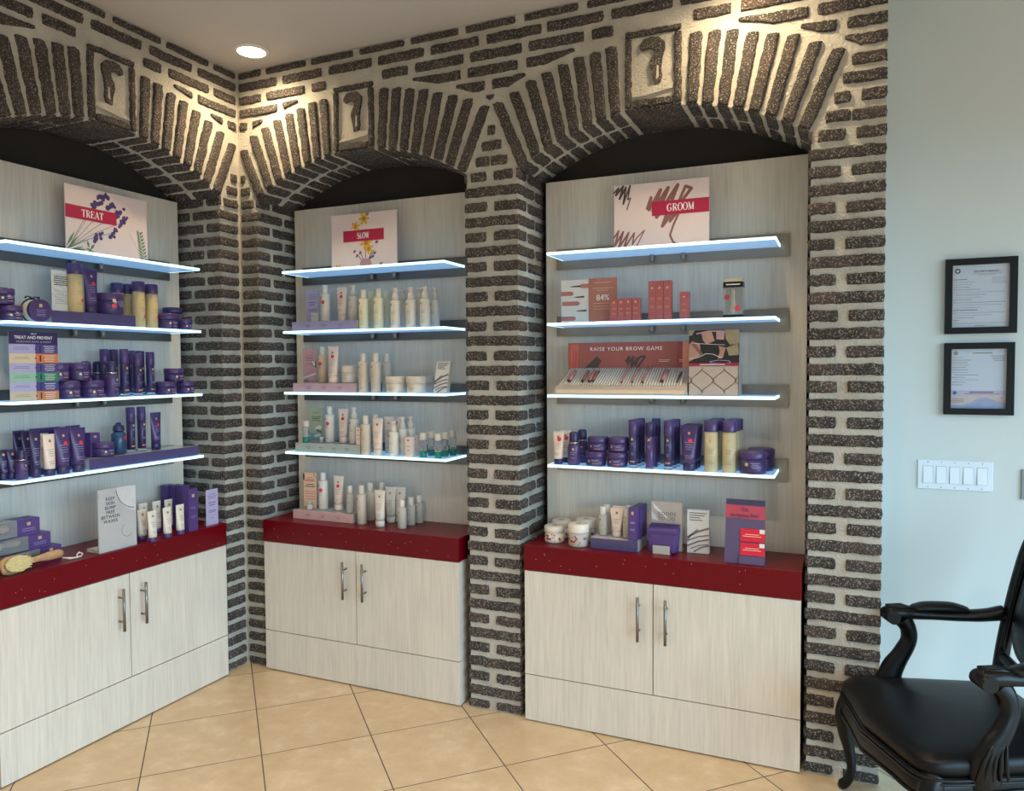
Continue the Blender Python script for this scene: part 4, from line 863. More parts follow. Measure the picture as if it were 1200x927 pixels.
# ------------------------------------------------------------------ picture signs on the top shelves
GREEN = mat('leaf_green', '5f7d5a', .6, var=.15); STEM = mat('stem_green', '8f9482', .6); LAV = mat('lavender_print', '4d3a6e', .6, var=.25, scale=120)
YEL = mat('daffodil_yellow', 'dba93a', .6, var=.15, scale=100); YELD = mat('daffodil_centre', 'c07a2e', .6); TWIG = mat('twig_print', '6d5a6e', .6); MAUVE = mat('mauve_print', 'b98a90', .6)
BRN = mat('brow_brown', '8d5d56', .6, var=.08); BRND = mat('brow_dark', '4c3d3c', .6, var=.08)
ZT = 1.9755
def serif(parent, word, x, y, z, h, m, sx=.8):
    """wide thick-and-thin capital letters with serifs, built stroke by stroke"""
    K, N_ = .17, .065
    ring = lambda cx, rx, a0, a1, n=18: [(cx + rx * math.cos(a0 + (a1 - a0) * i / n), .5 + .5 * math.sin(a0 + (a1 - a0) * i / n)) for i in range(n + 1)]
    ow = lambda p, cx, rx: [N_ + (K - N_) * min(1, abs(q[0] - cx) / rx) ** 2 for q in p]
    o_ = ring(.38, .33, 0, 2 * PI, 24); g_ = ring(.38, .33, PI * .24, PI * 1.80)
    G = {'T': (.76, [([(.38, 0), (.38, 1)], K), ([(.02, .97), (.74, .97)], N_), ([(.04, .97), (.03, .76)], N_), ([(.72, .97), (.73, .76)], N_), ([(.22, .03), (.54, .03)], N_)]),
         'R': (.82, [([(.18, 0), (.18, 1)], K), ([(.03, .03), (.34, .03)], N_), ([(.03, .97), (.42, .97), (.58, .9)], N_), ([(.58, .92), (.63, .75), (.57, .58)], [N_, K, N_]), ([(.57, .56), (.42, .5), (.2, .5)], N_), ([(.40, .5), (.70, .03)], K), ([(.58, .03), (.84, .03)], N_)]),
         'E': (.70, [([(.16, 0), (.16, 1)], K), ([(.02, .97), (.60, .97), (.61, .76)], N_), ([(.16, .52), (.46, .52)], N_), ([(.46, .62), (.46, .42)], N_), ([(.02, .03), (.62, .03), (.64, .26)], N_)]),
         'A': (.86, [([(.12, 0), (.42, 1)], N_), ([(.42, 1), (.73, 0)], K), ([(.22, .34), (.62, .34)], N_), ([(.0, .03), (.24, .03)], N_), ([(.58, .03), (.87, .03)], N_)]),
         'S': (.62, [([(.52, .76), (.48, .94), (.3, .98), (.12, .92), (.07, .76), (.18, .6), (.4, .44), (.54, .30), (.54, .14), (.4, .03), (.22, .02), (.09, .10), (.05, .28)], [N_, N_, N_, .1, K, K, K, K, .12, N_, N_, N_, N_])]),
         'L': (.64, [([(.16, 0), (.16, 1)], K), ([(.02, .03), (.56, .03), (.59, .28)], N_), ([(.02, .97), (.32, .97)], N_)]),
         'O': (.78, [(o_, ow(o_, .38, .33))]), 'G': (.82, [(g_, ow(g_, .38, .33)), ([(.64, .12), (.64, .45)], K), ([(.46, .45), (.78, .45)], N_), ([(.62, .98), (.62, .74)], N_)]),
         'W': (1.06, [([(.10, 1), (.30, 0)], K), ([(.30, 0), (.52, .95)], N_), ([(.50, .97), (.70, 0)], K), ([(.70, 0), (.93, 1)], N_), ([(.0, .97), (.24, .97)], N_), ([(.82, .97), (1.04, .97)], N_), ([(.38, .97), (.60, .97)], N_)]),
         'M': (1.0, [([(.12, 0), (.12, 1)], N_), ([(.12, 1), (.46, .05)], K), ([(.46, .05), (.80, 1)], N_), ([(.80, 1), (.80, 0)], K), ([(.0, .03), (.24, .03)], N_), ([(.66, .03), (.94, .03)], N_), ([(.0, .97), (.16, .97)], N_), ([(.78, .97), (.94, .97)], N_)])}
    tot = sum(G[c][0] for c in word) + .06 * (len(word) - 1); cx = x - tot * h * sx / 2; mb = MB()
    for c in word:
        w_, st = G[c]
        for pts, wd_ in st:
            P = [(cx + px * h * sx, z + pz * h) for px, pz in pts]
            mb.line(P, [q * h * .95 for q in wd_] if isinstance(wd_, list) else wd_ * h * .95, y, m)
        cx += (w_ + .06) * h * sx
    part('lettering', mb, parent)
def top_sign(n, s0, s1, h, label):
    o = thing('sign_board', label, 'sign', W(n, (s0 + s1) / 2, .15, ZT), RZ[n], 'picture signs on the top shelves')
    w = s1 - s0
    part('sign_panel', MB().box(-w / 2, w / 2, -.0025, .0025, .0005, h, SIGNP), o)
    part('sign_clip', MB().box(-.07, .07, -.012, -.003, .0005, .010, WHT), o)
    part('sign_foot', MB().box(-.07, .07, .003, .045, .0005, .004, CLEAR), o)
    return o, (lambda u, v: (-w / 2 + w * u, h * v)), w
o, m_, w = top_sign(3, .340, .729, .272, 'pale pink sign with brown brush strokes and word GROOM')
a = MB(); Y = -.0030
def zig(p, wd, mt, y=Y):
    n_ = len(p); a.line([m_(*q) for q in p], [wd * (.55 + .45 * math.sin(PI * min(1, .2 + i / n_))) for i in range(n_)], y, mt, True)
zig([(.0, .90), (.05, .97), (.02, .86), (.10, .99), (.06, .80), (.13, .97), (.10, .72), (.175, .99), (.15, .78), (.18, .80), (.14, .63)], .0085, BRND)
zig([(.0, .22), (.05, .32), (.01, .10), (.10, .30), (.05, .06), (.16, .28), (.10, .03), (.22, .27), (.20, .10), (.25, .20), (.33, .30), (.23, .02)], .0085, BRN)
zig([(.36, .62), (.40, .78), (.38, .60), (.50, .88), (.42, .58), (.58, .90), (.46, .48), (.68, .93), (.52, .34), (.82, .86), (.76, .90), (.60, .40), (.72, .60), (.64, .36), (.60, .20), (.63, .10), (.69, .03)], .0145, BRN)
a.rect(*[x for x in (m_(.41, 0)[0], m_(1, 0)[0])], m_(0, .50)[1], m_(0, .71)[1], Y - .0004, CRIM)
part('sign_print', a, o); serif(o, 'GROOM', m_(.71, 0)[0], Y - .0008, m_(0, .552)[1], .0300, WHI, .82)

o, m_, w = top_sign(1, .434, .830, .287, 'pale sign with purple lavender sprigs and word TREAT')
a = MB()
heads = [(.45, .91, .5), (.35, .79, .3), (.53, .80, .4), (.63, .72, .2), (.69, .61, .1), (.57, .42, 0), (.37, .31, .2)]
for u, v, r in heads:
    a.line([m_(.02, .08), m_(u * .5, v * .5 + .06), m_(u, v)], .0028, Y, STEM)
rnd = random.Random(3)
for u, v, r in heads:
    for k in range(16):
        t = k / 15 - .5; x, z = m_(u, v); q = .048 * t
        a.disc(x + q * math.cos(.9 - r) + rnd.uniform(-.012, .012), z + q * math.sin(.9 - r) + rnd.uniform(-.010, .010), rnd.uniform(.005, .010), Y - .0002 - .00002 * k, LAV, 7)
def leaf(u0, v0, u1, v1, wd):
    (x0, z0), (x1, z1) = m_(u0, v0), m_(u1, v1); dx, dz = x1 - x0, z1 - z0; l = math.hypot(dx, dz); nx, nz = -dz / l * wd, dx / l * wd
    a.poly([(x0, z0), (x0 + dx * .5 + nx, z0 + dz * .5 + nz), (x1, z1), (x0 + dx * .5 - nx, z0 + dz * .5 - nz)], Y - .0002 - .00001 * rnd.randint(1, 12), GREEN)
for q in ((.0, .05, .14, .28), (.0, .02, .20, .14), (.02, .06, .24, .10), (.0, .10, .10, .34), (.22, .12, .32, .07), (.26, .12, .24, .24), (.27, .10, .33, .20), (.0, .04, .10, .02)): leaf(*q, .006)
for k in range(9):
    v = .05 + .05 * k; u = .955 - .008 * k; leaf(u, v, u - .075 + .005 * k, v + .075, .0045); leaf(u, v, min(u + .05, .995), v + .06, .0045)
a.line([m_(.96, .0), m_(.90, .5)], .0025, Y, GREEN); a.line([m_(.88, .2), m_(.76, .44)], .0016, Y, MAUVE)
a.rect(m_(0, 0)[0], m_(.60, 0)[0], m_(0, .525)[1], m_(0, .715)[1], Y - .0009, CRIM)
part('sign_print', a, o); serif(o, 'TREAT', m_(.31, 0)[0], Y - .0013, m_(0, .568)[1], .0300, WHI, .82)

o, m_, w = top_sign(2, .302, .680, .272, 'pale pink sign with yellow daffodils and word SLOW')
a = MB()
def flower(u, v, r, rot=0):
    x, z = m_(u, v)
    for k in range(6):
        t = rot + k * PI / 3; a.disc(x + math.cos(t) * r * .6, z + math.sin(t) * r * .6, r * .5, Y - .0002 - .00002 * k, YEL, 8, r * .25, t)
    a.disc(x, z, r * .36, Y - .0004, YELD, 10)
for q in ((.53, .44), (.62, .30), (.44, .34), (.66, .33), (.40, .28)): a.line([m_(.53, .06), m_(*q)], .004, Y, TWIG)
for q in ((.36, .33), (.40, .25), (.45, .30), (.64, .22), (.67, .28), (.60, .20)): a.disc(*m_(*q), .010, Y - .0001, TWIG, 8, .006, .6)
a.disc(*m_(.53, .10), .034, Y - .0002, MAUVE, 18, .026); a.rect(m_(.43, 0)[0], m_(.66, 0)[0], m_(0, .04)[1], m_(0, .075)[1], Y - .0003, TWIG)
flower(.51, .90, .030); flower(.38, .77, .026, .3); flower(.54, .47, .034, .2); flower(.58, .36, .026, .5); flower(.10, .04, .022)
for q in ((.70, .47), (.56, .97), (.76, .08)): a.disc(*m_(*q), .010, Y - .0002, TWIG, 8, .007, .4)
a.rect(m_(.19, 0)[0], m_(.81, 0)[0], m_(0, .505)[1], m_(0, .705)[1], Y - .0009, CRIM)
part('sign_print', a, o); serif(o, 'SLOW', m_(.50, 0)[0], Y - .0013, m_(0, .552)[1], .0290, WHI, .74)

# ------------------------------------------------------------------ risers, leaflets and counter displays
def riser(n, s0, s1, d0, d1, z, h, face, label, marks=4):
    o = thing('display_riser', label, 'display riser', W(n, (s0 + s1) / 2, (d0 + d1) / 2, z), RZ[n], 'low acrylic product risers')
    w, d = s1 - s0, d1 - d0
    b = MB().box(-w / 2, w / 2, -d / 2 + .002, d / 2, .0005, h - .0012, ACR); part('riser_block', b, o)
    f = MB().box(-w / 2, w / 2, -d / 2, -d / 2 + .0018, .0005, h - .0012, face); part('front_card', f, o)
    p = MB()
    for k in range(marks):
        x = -w / 2 + w * (k + 1) / (marks + 1)
        for dx, wd, z_ in ((0, .030, .54), (.002, .018, .36)): p.rect(x + dx - wd / 2, x + dx + wd / 2, h * z_, h * z_ + .0018, -d / 2 - .0006, (PALE if face in (PURC, PUR) else INK))
    part('front_print', p, o)
RH = .045
PURR = mat('riser_purple', '4c426c', .35); LILR = mat('riser_lilac', '978cae', .4); PNKR = mat('riser_pink', 'c3a0aa', .4); SAGR = mat('riser_sage', 'a7ada4', .4); ROSR = mat('riser_rose', 'd3a59c', .4)
riser(1, .292, .671, .045, .15, 1.682, .05, PURR, 'purple fronted riser under amber bottle on second left shelf', 3)
riser(1, .442, 1.015, .055, .185, 1.087, RH, PURR, 'long purple fronted riser along the bottom left shelf', 7)
riser(2, .134, .518, .045, .165, 1.682, RH, LILR, 'lilac fronted riser on second shelf of middle niche', 3)
riser(2, .134, .508, .045, .165, 1.382, RH, PNKR, 'pink fronted riser on third shelf of middle niche', 3)
riser(2, .143, .527, .045, .165, 1.087, RH, SAGR, 'sage green fronted riser on bottom shelf of middle niche', 4)
riser(2, .113, .472, .055, .175, .7505, RH, ROSR, 'rose fronted riser on the red counter of middle niche', 3)
riser(3, .275, .473, .018, .170, .7505, RH, PURR, 'purple fronted riser on the red counter of right niche', 4)

def leaflet(n, s, d, z, w, h, m, label, marks, deco=None, rot=0.):
    o = thing('leaflet', label, 'leaflet', W(n, s, d, z), RZ[n] + rot, None)
    part('card', MB().box(-w / 2, w / 2, -.0008, .0008, .0005, h, m), o)
    part('card_stand', MB().box(-w * .3, w * .3, .0010, .030, .0005, .012, CLEAR), o)
    p = MB()
    for v, wd, t, mm in marks: p.rect(-w * wd / 2, w * wd / 2, h * v, h * v + t, -.0012, mm)
    if deco: deco(p, w, h)
    part('card_print', p, o); return o
VI = mat('violet_ink', '6a5c96', .6)
std = [(.86, .5, .002, VI), (.80, .7, .002, VI), (.75, .6, .002, VI), (.62, .6, .004, VI), (.55, .5, .004, VI), (.40, .7, .003, VI), (.36, .6, .003, VI), (.2, .3, .002, VI)]
leaflet(2, .192, .13, 1.727, .077, .158, LILAC, 'lilac leaflet at left end of second middle shelf', std, lambda p, w, h: p.rect(-w * .1, w / 2, h * .01, h * .30, -.0010, PAPER))
leaflet(1, .383, .115, 1.732, .080, .166, PAPER, 'white leaflet with slanted script beside the amber bottle', [(.90, .6, .002, GRY)] + [(.84 - .05 * k, .75, .004, INK) for k in range(5)] + [(.5 - .05 * k, .7, .0015, GRY) for k in range(7)], lambda p, w, h: [p.line([(-w * .48, h * (.9 - .16 * k)), (w * .25, h * (.70 - .16 * k))], .0012, -.0014, GRY) for k in range(4)])
leaflet(2, .170, .13, 1.427, .080, .168, PINKC, 'dusty pink leaflet on pink riser', [(.80, .5, .002, FR1), (.72, .6, .003, INK), (.66, .7, .002, FR1), (.55, .5, .002, FR1)],
        lambda p, w, h: (p.poly([(w * .5, h * .62), (w * .5, h * .44), (w * .28, h * .48), (w * .12, h * .56)], -.0011, INK), p.disc(w * .33, h * .56, .008, -.0013, PAPER, 10, .014, .4), p.poly([(-w * .5, h * .16), (w * .5, h * .30), (w * .5, h * .24), (-w * .5, h * .12)], -.0011, PAPER), p.disc(-w * .25, h * .05, .018, -.0013, GRY, 10, .008)))
leaflet(2, .2, .135, 1.132, .075, .170, GREENC, 'sage green leaflet behind small green bottle', [(.84, .5, .002, INK), (.72, .8, .003, INK), (.66, .6, .004, INK), (.60, .7, .003, INK)],
        lambda p, w, h: (p.rect(-w / 2, w / 2, h * .02, h * .24, -.0010, mat('pool_print', '7fa6a8', .5)), p.disc(w * .2, h * .40, .022, -.0012, PAPER, 12, .010, .3), p.disc(w * .25, h * .30, .020, -.0013, GREEN, 12, .008, -.3), p.disc(w * .1, h * .17, .022, -.0014, PAPER, 12, .006, .2)))
leaflet(2, .172, .115, .7955, .080, .178, PEACHC, 'peach leaflet with dark leaf shapes on rose riser', [(.86, .4, .002, FR1), (.80, .7, .003, FR1), (.76, .8, .003, FR1), (.66, .6, .004, INK), (.60, .8, .004, INK), (.46, .8, .002, FR1), (.40, .8, .002, FR1), (.33, .8, .002, FR1), (.26, .8, .002, FR1)],
        lambda p, w, h: (p.disc(-w * .47, h * .88, .006, -.0012, INK, 10, .020), p.line([(w * .3, h), (w * .34, h * .92), (w * .5, h * .86)], .003, -.0012, INK), p.rect(-w * .4, -w * .05, h * .02, h * .04, -.0012, INK)))
leaflet(1, 1.032, -.004, .7505, .075, .172, LILAC, 'lilac leaflet at right end of the left red counter', std)
o = thing('glass_dish', 'small clear round pot before peach leaflet on rose riser', 'pot', W(2, .198, .078, .7955), 0)
part('pot_body', MB().lathe([(.012, 0), (.016, .003), (.018, .016), (.012, .030)], CLR2, 18), o); part('stopper', MB().lathe([(.010, .0302), (.013, .034), (.008, .042)], CLR2, 14), o)

# leaning striped cartons
STR = mat('stripe_grey', '7d706a', .6)
def striped(n, s, d, z, w, dep, h, label, shear=0.):
    o = thing('striped_carton', label, 'box', W(n, s, d, z), RZ[n], None)
    part('box_body', MB().box(-w / 2, w / 2, -dep / 2, dep / 2, .0005, h, PAPER, shear), o)
    p = MB(); y = -dep / 2 - .0005
    k_ = lambda x, v: (w * x + shear * v, h * v)
    for i in range(4): p.line([k_(-.40, .94 - .055 * i), k_((.40, .30, .1, .2)[i], .94 - .055 * i)], .0032, y, INK)
    for v0, v1, wd, x0, x1 in ((.30, .56, .005, -.5, 0), (.36, .60, .0075, -.5, .5), (.28, .44, .005, -.5, .5), (.16, .34, .006, -.5, .5), (.10, .22, .004, -.35, .45), (.03, .20, .006, -.2, .5)):
        p.line([k_(x0, v0), k_((x0 + x1) / 2, (v0 + v1) / 2 + .03), k_(x1, v1)], wd, y, STR)
    part('stripe_print', p, o)
striped(2, .952, .075, 1.382, .068, .028, .143, 'white striped carton leaning at right end, third middle shelf', .022)
striped(3, .698, .11, .7505, .086, .026, .172, 'white striped carton on red counter beside purple stand')

# purple gift tin lying on its side with a black ribbon
o = thing('gift_tin', 'round purple gift tin on its side with black ribbon', 'tin', W(1, .247, .095, 1.6835), RZ[1])
b = MB().lathe([(.0405, -.034), (.0425, -.032), (.0425, .025), (.0405, .027)], CRM, 28); b.v = [(x, z, -y + .0436) for x, y, z in b.v]
part('tin_body', b, o)
l = MB().lathe([(.0432, 0), (.0436, .002), (.0436, .016), (.041, .018)], PUR, 28); l.v = [(x, -.035 - z + .0, -y + .0436) for x, y, z in l.v]; part('lid', l, o)
p = MB(); p.rect(-.006, .006, .055, .068, -.0534, GOLD)
for z in (.044, .036, .028, .022): p.rect(-.018, .018, z, z + .0014, -.0534, PALE)
part('lid_print', p, o)
rb = MB()
for sg in (-1, 1): rb.sweep([(0, -.004, .0885), (sg * .010, -.004, .097), (sg * .022, -.006, .098), (sg * .028, -.004, .090)], [(.006, .0015), (.008, .0015), (.009, .0015), (.006, .0015)], BLK, 8)
rb.sweep([(.044 * math.cos(t * PI / 12), -.004, .0436 + .044 * math.sin(t * PI / 12)) for t in range(24)], (.0045, .0007), BLK, 6, closed=True)
part('ribbon', rb, o)

# TREAT AND PREVENT chart
o = thing('chart_card', 'purple orange and green striped TREAT AND PREVENT chart card', 'sign', W(1, .222, .052, 1.382), RZ[1])
w, h = .190, .262
part('card', MB().box(-w / 2, w / 2, 0, .0016, .0005, h, PAPER), o); part('card_stand', MB().box(-.05, .05, .002, .05, .0005, .02, CLEAR), o)
a = MB(); c_ = [('a59fc6', '4d4180'), ('cdbb9f', 'c9793f'), ('a9a3c6', '4d4180'), ('93b8a6', '2f7d5f'), ('a9a6c9', '453a80'), ('bfb09a', 'c07a4a')]
a.rect(-w / 2, w / 2, h * .82, h, -.0003, PURD)
for k, (c0, c1) in enumerate(c_):
    z1 = h * (.82 - .1367 * k); z0 = max(h * (.82 - .1367 * (k + 1)), .0006)
    a.rect(-w / 2, .005, z0, z1, -.0003, mat(f'chart_pale_{c0}', c0, .6, var=.02)); a.rect(.005, w / 2, z0, z1, -.0003, mat(f'chart_deep_{c1}', c1, .6, var=.02))
    zc = (z0 + z1) / 2; ik = (VI, LOGO, VI, GREEN, VI, LOGO)[k]
    a.disc(.005, zc, .0032, -.0007, PURD, 10)
    for dz, wd in ((.004, .05), (-.002, .062)): a.rect(-.048 - wd / 2, -.048 + wd / 2, zc + dz, zc + dz + .0013, -.0006, ik)
    for dz, wd in ((.010, .045), (.003, .036), (-.004, .042), (-.011, .036)): a.rect(.060 - wd / 2, .060 + wd / 2, zc + dz, zc + dz + .0015, -.0006, WHI)
    a.rect(.021, .027, zc - .012, zc + .012, -.0006, PURD)
part('card_print', a, o)
lettering('TREAT AND PREVENT', .0165, WHI, o, 0, -.0008, h * .895, sx=.92); lettering('INGROWN HAIRS & BUMPS', .0105, PALE, o, 0, -.0008, h * .842, sx=.98, spacing=1.1); lettering('HELP', .008, WHI, o, 0, -.0008, h * .96, spacing=1.3)

# boxed brushes, a loose brush and the bump sign on the left counter
BRIS = mat('bristle', 'dcc893', .8, var=.2, scale=300); ROPE = mat('cotton_rope', 'ddd3c4', .9, bump=.3, scale=300)
def brush_geo(L=.25, n=9):
    """wooden body along +x from the head (x=0) to the handle end; bristles face -y"""
    b = MB(); R = []
    for x, wz, wy in ((0, .006, .006), (.006, .026, .010), (.03, .034, .012), (.075, .033, .012), (.105, .022, .011), (.122, .011, .010), (.15, .012, .009), (.19, .017, .009), (.235, .017, .009), (.250, .010, .007)):
        R.append([(x, .012 + wy * math.cos(2 * PI * j / 16), wz * math.sin(2 * PI * j / 16)) for j in range(16)])
    b.rings(R, PALEWOOD)
    q = MB(); rnd = random.Random(5)
    q.rings([[(.054 + .046 * s * math.cos(2 * PI * j / 20), y, .027 * s * math.sin(2 * PI * j / 20)) for j in range(20)] for y, s in ((.004, .98), (-.014, 1.06))], BRIS)
    for i in range(15):
        for j in range(9):
            x = .054 + .047 * (i / 7 - 1); z = .029 * (j / 4 - 1)
            if ((x - .054) / .049) ** 2 + (z / .030) ** 2 > 1: continue
            x += rnd.uniform(-.001, .001); z += rnd.uniform(-.001, .001)
            q.rings([[(x + r * math.cos(k * PI / 2) + (x - .054) * .06 * t, y, z + r * math.sin(k * PI / 2)) for k in range(4)] for y, r, t in ((-.006, .0022, 0), (-.024 + rnd.uniform(-.002, .002), .0013, 1))], BRIS)
    return b, q
def brush_parts(o, loc, rot):
    b, q = brush_geo()
    for nm, mb in (('brush_body', b), ('bristles', q)):
        p = part(nm, mb, o, loc); p.rotation_euler = rot
# loose brush on the counter front, lying on its back edge, bristles to the viewer
o = thing('body_brush', 'loose wooden body brush with cream bristles and rope loop', 'brush', W(1, .048, .005, .7505 + .0345), RZ[1] + .05)
brush_parts(o, (0, 0, 0), (-.25, 0, 0))
rp = MB().sweep([(.246, .012, -.022), (.268, -.006, -.030), (.292, -.014, -.0305), (.306, .004, -.024), (.322, .012, -.019), (.330, .002, -.026), (.312, -.010, -.031), (.285, -.006, -.031), (.258, .008, -.027)], .0032, ROPE, 8)
part('rope_loop', rp, o)
g = 'boxed body brushes stacked on the left counter'
for k, (s1, zz, word) in enumerate(((.339, .7505, 'lowest'), (.295, .8025, 'middle'), (.253, .8625, 'topmost'))):
    L, hh, d0, d1 = .30, (.051, .059, .064)[k], .095, .165
    o = thing('brush_gift_box', f'{word} purple box with clear window and brush inside', 'box', W(1, s1, 0, zz), RZ[1], g)
    part('box_end', MB().box(-.088, 0, d0, d1, .0005, hh, PURC), o)
    tr = MB().box(-L, -.0885, d0, d1, .0005, .004, PURD); tr.box(-L, -.0885, d1 - .003, d1, .0042, hh, PURD); part('tray', tr, o)
    wn = MB().box(-L, -.0885, d0, d0 + .0008, .0045, hh, CLEAR); wn.box(-L, -.0885, d0 + .001, d1 - .0035, hh - .0008, hh, CLEAR); part('window_film', wn, o)
    p = MB(); p.rect(-.050, -.036, hh * .62, hh * .62 + .012, d0 - .0005, GOLD)
    for z in (.42, .30): p.rect(-.068, -.018, hh * z, hh * z + .0016, d0 - .0005, PALE)
    part('box_print', p, o)
    b = thing('body_brush', f'wooden brush inside the {word} purple window box', 'brush', W(1, s1 - .092, 0, zz + hh * .5 + .001), RZ[1], 'brushes inside boxes')
    sc = (.62, .72, .8)[k]
    bb, bq = brush_geo(); 
    for nm, mb in (('brush_body', bb), ('bristles', bq)):
        mb.v = [(-.25 * sc * .8 + x * sc * .8, .132 + y * .8, z * sc) for x, y, z in mb.v]; part(nm, mb, b)

SIL = mat('silver_grey_card', 'b9b6b4', .35, var=.05, scale=8)
o = thing('acrylic_sign', 'silver grey acrylic sign reading KEEP SKIN BUMP FREE on left counter', 'sign', W(1, .511, -.012, .7505), RZ[1])
w, h = .178, .258
part('sign_panel', MB().box(-w / 2, w / 2, -.003, .003, .0005, h, SIL), o)
part('sign_foot', MB().box(-w / 2 + .004, w / 2 - .004, .0035, .075, .0005, .014, CLR2), o)
a = MB(); SHD = mat('bubble_ink', '6b6766', .5); HIL = mat('bubble_pale', 'cfcccb', .3); y = -.0034
def arcl(cx, cz, r, t0, t1, wd, mm, k=18, yy=y): a.line([(cx + r * math.cos(t0 + (t1 - t0) * i / k), cz + r * math.sin(t0 + (t1 - t0) * i / k)) for i in range(k + 1)], wd, yy, mm)
a.poly([(w / 2 - .0005, h - .0005)] + [(w / 2 + .0 - .092 * math.cos(t * PI / 24) - .0005, h - .0 - .105 * math.sin(t * PI / 24)) for t in range(13)], y, HIL)
arcl(w / 2, h, .095, PI * 1.03, PI * 1.47, .0035, SHD, yy=y - .0002); arcl(.045, .075, .028, PI * .7, PI * 1.75, .002, SHD); arcl(-.02, .09, .045, PI * .9, PI * .2, .0012, HIL); arcl(-.08, .235, .008, PI * .5, PI * 1.5, .001, SHD)
part('sign_print', a, o)
lettering('KEEP\nSKIN\nBUMP\nFREE\nBETWEEN\nWAXES', .0185, INK, o, -.034, y - .0006, h * .82, spacing=1.08)

# ------------------------------------------------------------------ right niche displays
TER = mat('terracotta_card', 'b47463', .5, var=.03); PENC = mat('pencil_rose', 'b87570', .45); BRW = mat('brow_display_red', '9f5750', .35, var=.06, scale=6); SAL = mat('salmon_edge', 'd98a72', .35)
o = thing('brow_card', 'folded brow card with pencils and terracotta 84% panel', 'sign', W(3, .242, .105, 1.682), 0)
part('pencil_panel', MB().box(-.123, .0, 0, .002, .0005, .182, PAPER), o); part('colour_panel', MB().box(.0005, .123, -.003, -.001, .0005, .184, TER), o); part('card_stand', MB().box(-.10, .10, .003, .03, .0005, .01, CLEAR), o)
a = MB()
for z, x0, x1, tip in ((.155, -.035, 0, -1), (.125, -.123, -.068, 1), (.083, -.118, -.040, 1), (.110, -.02, 0, -1), (.052, -.01, 0, -1), (.020, -.123, -.058, 1)):
    if x1 - x0 > .03: a.poly([(x0, z - .009), (x1 - .008 * (tip > 0), z - .009), (x1, z - .004), (x1, z + .004), (x1 - .008 * (tip > 0), z + .009), (x0, z + .009)], -.0004, PENC)
    if tip < 0: a.poly([(x0, z - .004), (x0, z + .004), (x0 - .035, z + .0015), (x0 - .05, z - .001), (x0 - .035, z - .003)], -.0005, BRND)
part('pencil_print', a, o)
b = MB()
for v, wd in ((.90, .075), (.77, .09), (.72, .05), (.43, .08), (.36, .08), (.30, .085)): b.rect(.062 - wd / 2, .062 + wd / 2, .184 * v,   .184 * v + .0013, -.0034, PNK)
part('text_print', b, o); lettering('84%', .034, WHI, o, .062, -.0036, .092)

o = thing('makeup_brush_pack', 'clear blister pack with makeup brush and black top band', 'package', W(3, .834, .08, 1.682), 0)
w, d, h = .074, .05, .145
q = MB(); q.box(-w / 2, w / 2, -d / 2, -d / 2 + .001, .012, h - .030, CLEAR); q.box(w / 2 - .001, w / 2, -d / 2 + .0012, d / 2, .012, h - .030, CLEAR); q.box(-w / 2, -w / 2 + .001, -d / 2 + .0012, d / 2, .012, h - .030, CLEAR); part('clear_case', q, o)
q = MB(); q.box(-w / 2, w / 2, -d / 2, d / 2, .0005, .0115, BLK); q.box(-w / 2, w / 2, -d / 2, d / 2, h - .0295, h - .008, BLK); part('black_band', q, o)
part('back_card', MB().box(-w / 2 + .002, w / 2 - .002, d / 2 - .004, d / 2 - .002, .012, h - .030, mat('grey_card', '6f6c6c', .5)), o)
part('hang_top', MB().box(-w / 2 + .006, w / 2 - .004, -d / 2 + .004, d / 2 - .004, h - .0078, h + .004, mat('champagne_foil', 'd6c9a0', .3, .3)), o)
q = MB().lathe([(.010, .014), (.012, .03), (.008, .06), (.006, .085), (.0075, .1), (.004, .112)], mat('brush_gold', 'd9b596', .35, .2), 14, -.002, -.004); part('makeup_brush', q, o)
a = MB().disc(.017, .036, .010, -d / 2 - .0004, REDS, 14); a.rect(-.03, -.014, .07, .088, -d / 2 - .0004, FR1); part('pack_print', a, o)
pt = MB(); pt.rect(-.026, .026, h - .020, h - .0165, -d / 2 - .0004, WHI); part('band_print', pt, o)

# brow tester display with ribbed tray
o = thing('brow_display', 'red brow pencil display reading RAISE YOUR BROW GAME with ribbed tray', 'display', W(3, .385, .045, 1.382), 0)
w = .56
part('back_board', MB().box(-w / 2 + .026, w / 2 - .016, .115, .119, .105, .218, BRW), o)
CREAM = mat('cream_rib', 'e6dacb', .4, var=.02); TRAY = mat('cream_tray', 'b8a797', .5, var=.02); GROOVE = mat('tray_groove', 'c2b6aa', .5)
tr = MB(); b0 = len(tr.v)
prof = [(0, .0005), (0, .024), (.010, .034), (.116, .107), (.118, .107), (.118, .0005)]
tr.rings([[(x + (.030 * (z / .107) if x < 0 else -.010 * (z / .107)), y, z) for y, z in prof] for x in (-w / 2, w / 2)], TRAY, smooth=False); part('tray', tr, o)
rb = MB(); n_ = 46
for k in range(n_):
    x = -w / 2 + .028 + (w - .056) * k / (n_ - 1)
    rb.sweep([(x - .004, .013, .0405), (x + .010 * (1 - 2 * k / n_) + .006, .113, .1085)], .0038, CREAM, 6)
part('ribs', rb, o)
lp = MB().box(-w / 2 + .012, w / 2 - .012, -.0008, -.0002, .006, .022, PEACHC); part('front_label', lp, o)
ty = lambda t: (.011 + .100 * t, .0475 + .068 * t)
g = 'tester pencils on the brow display'
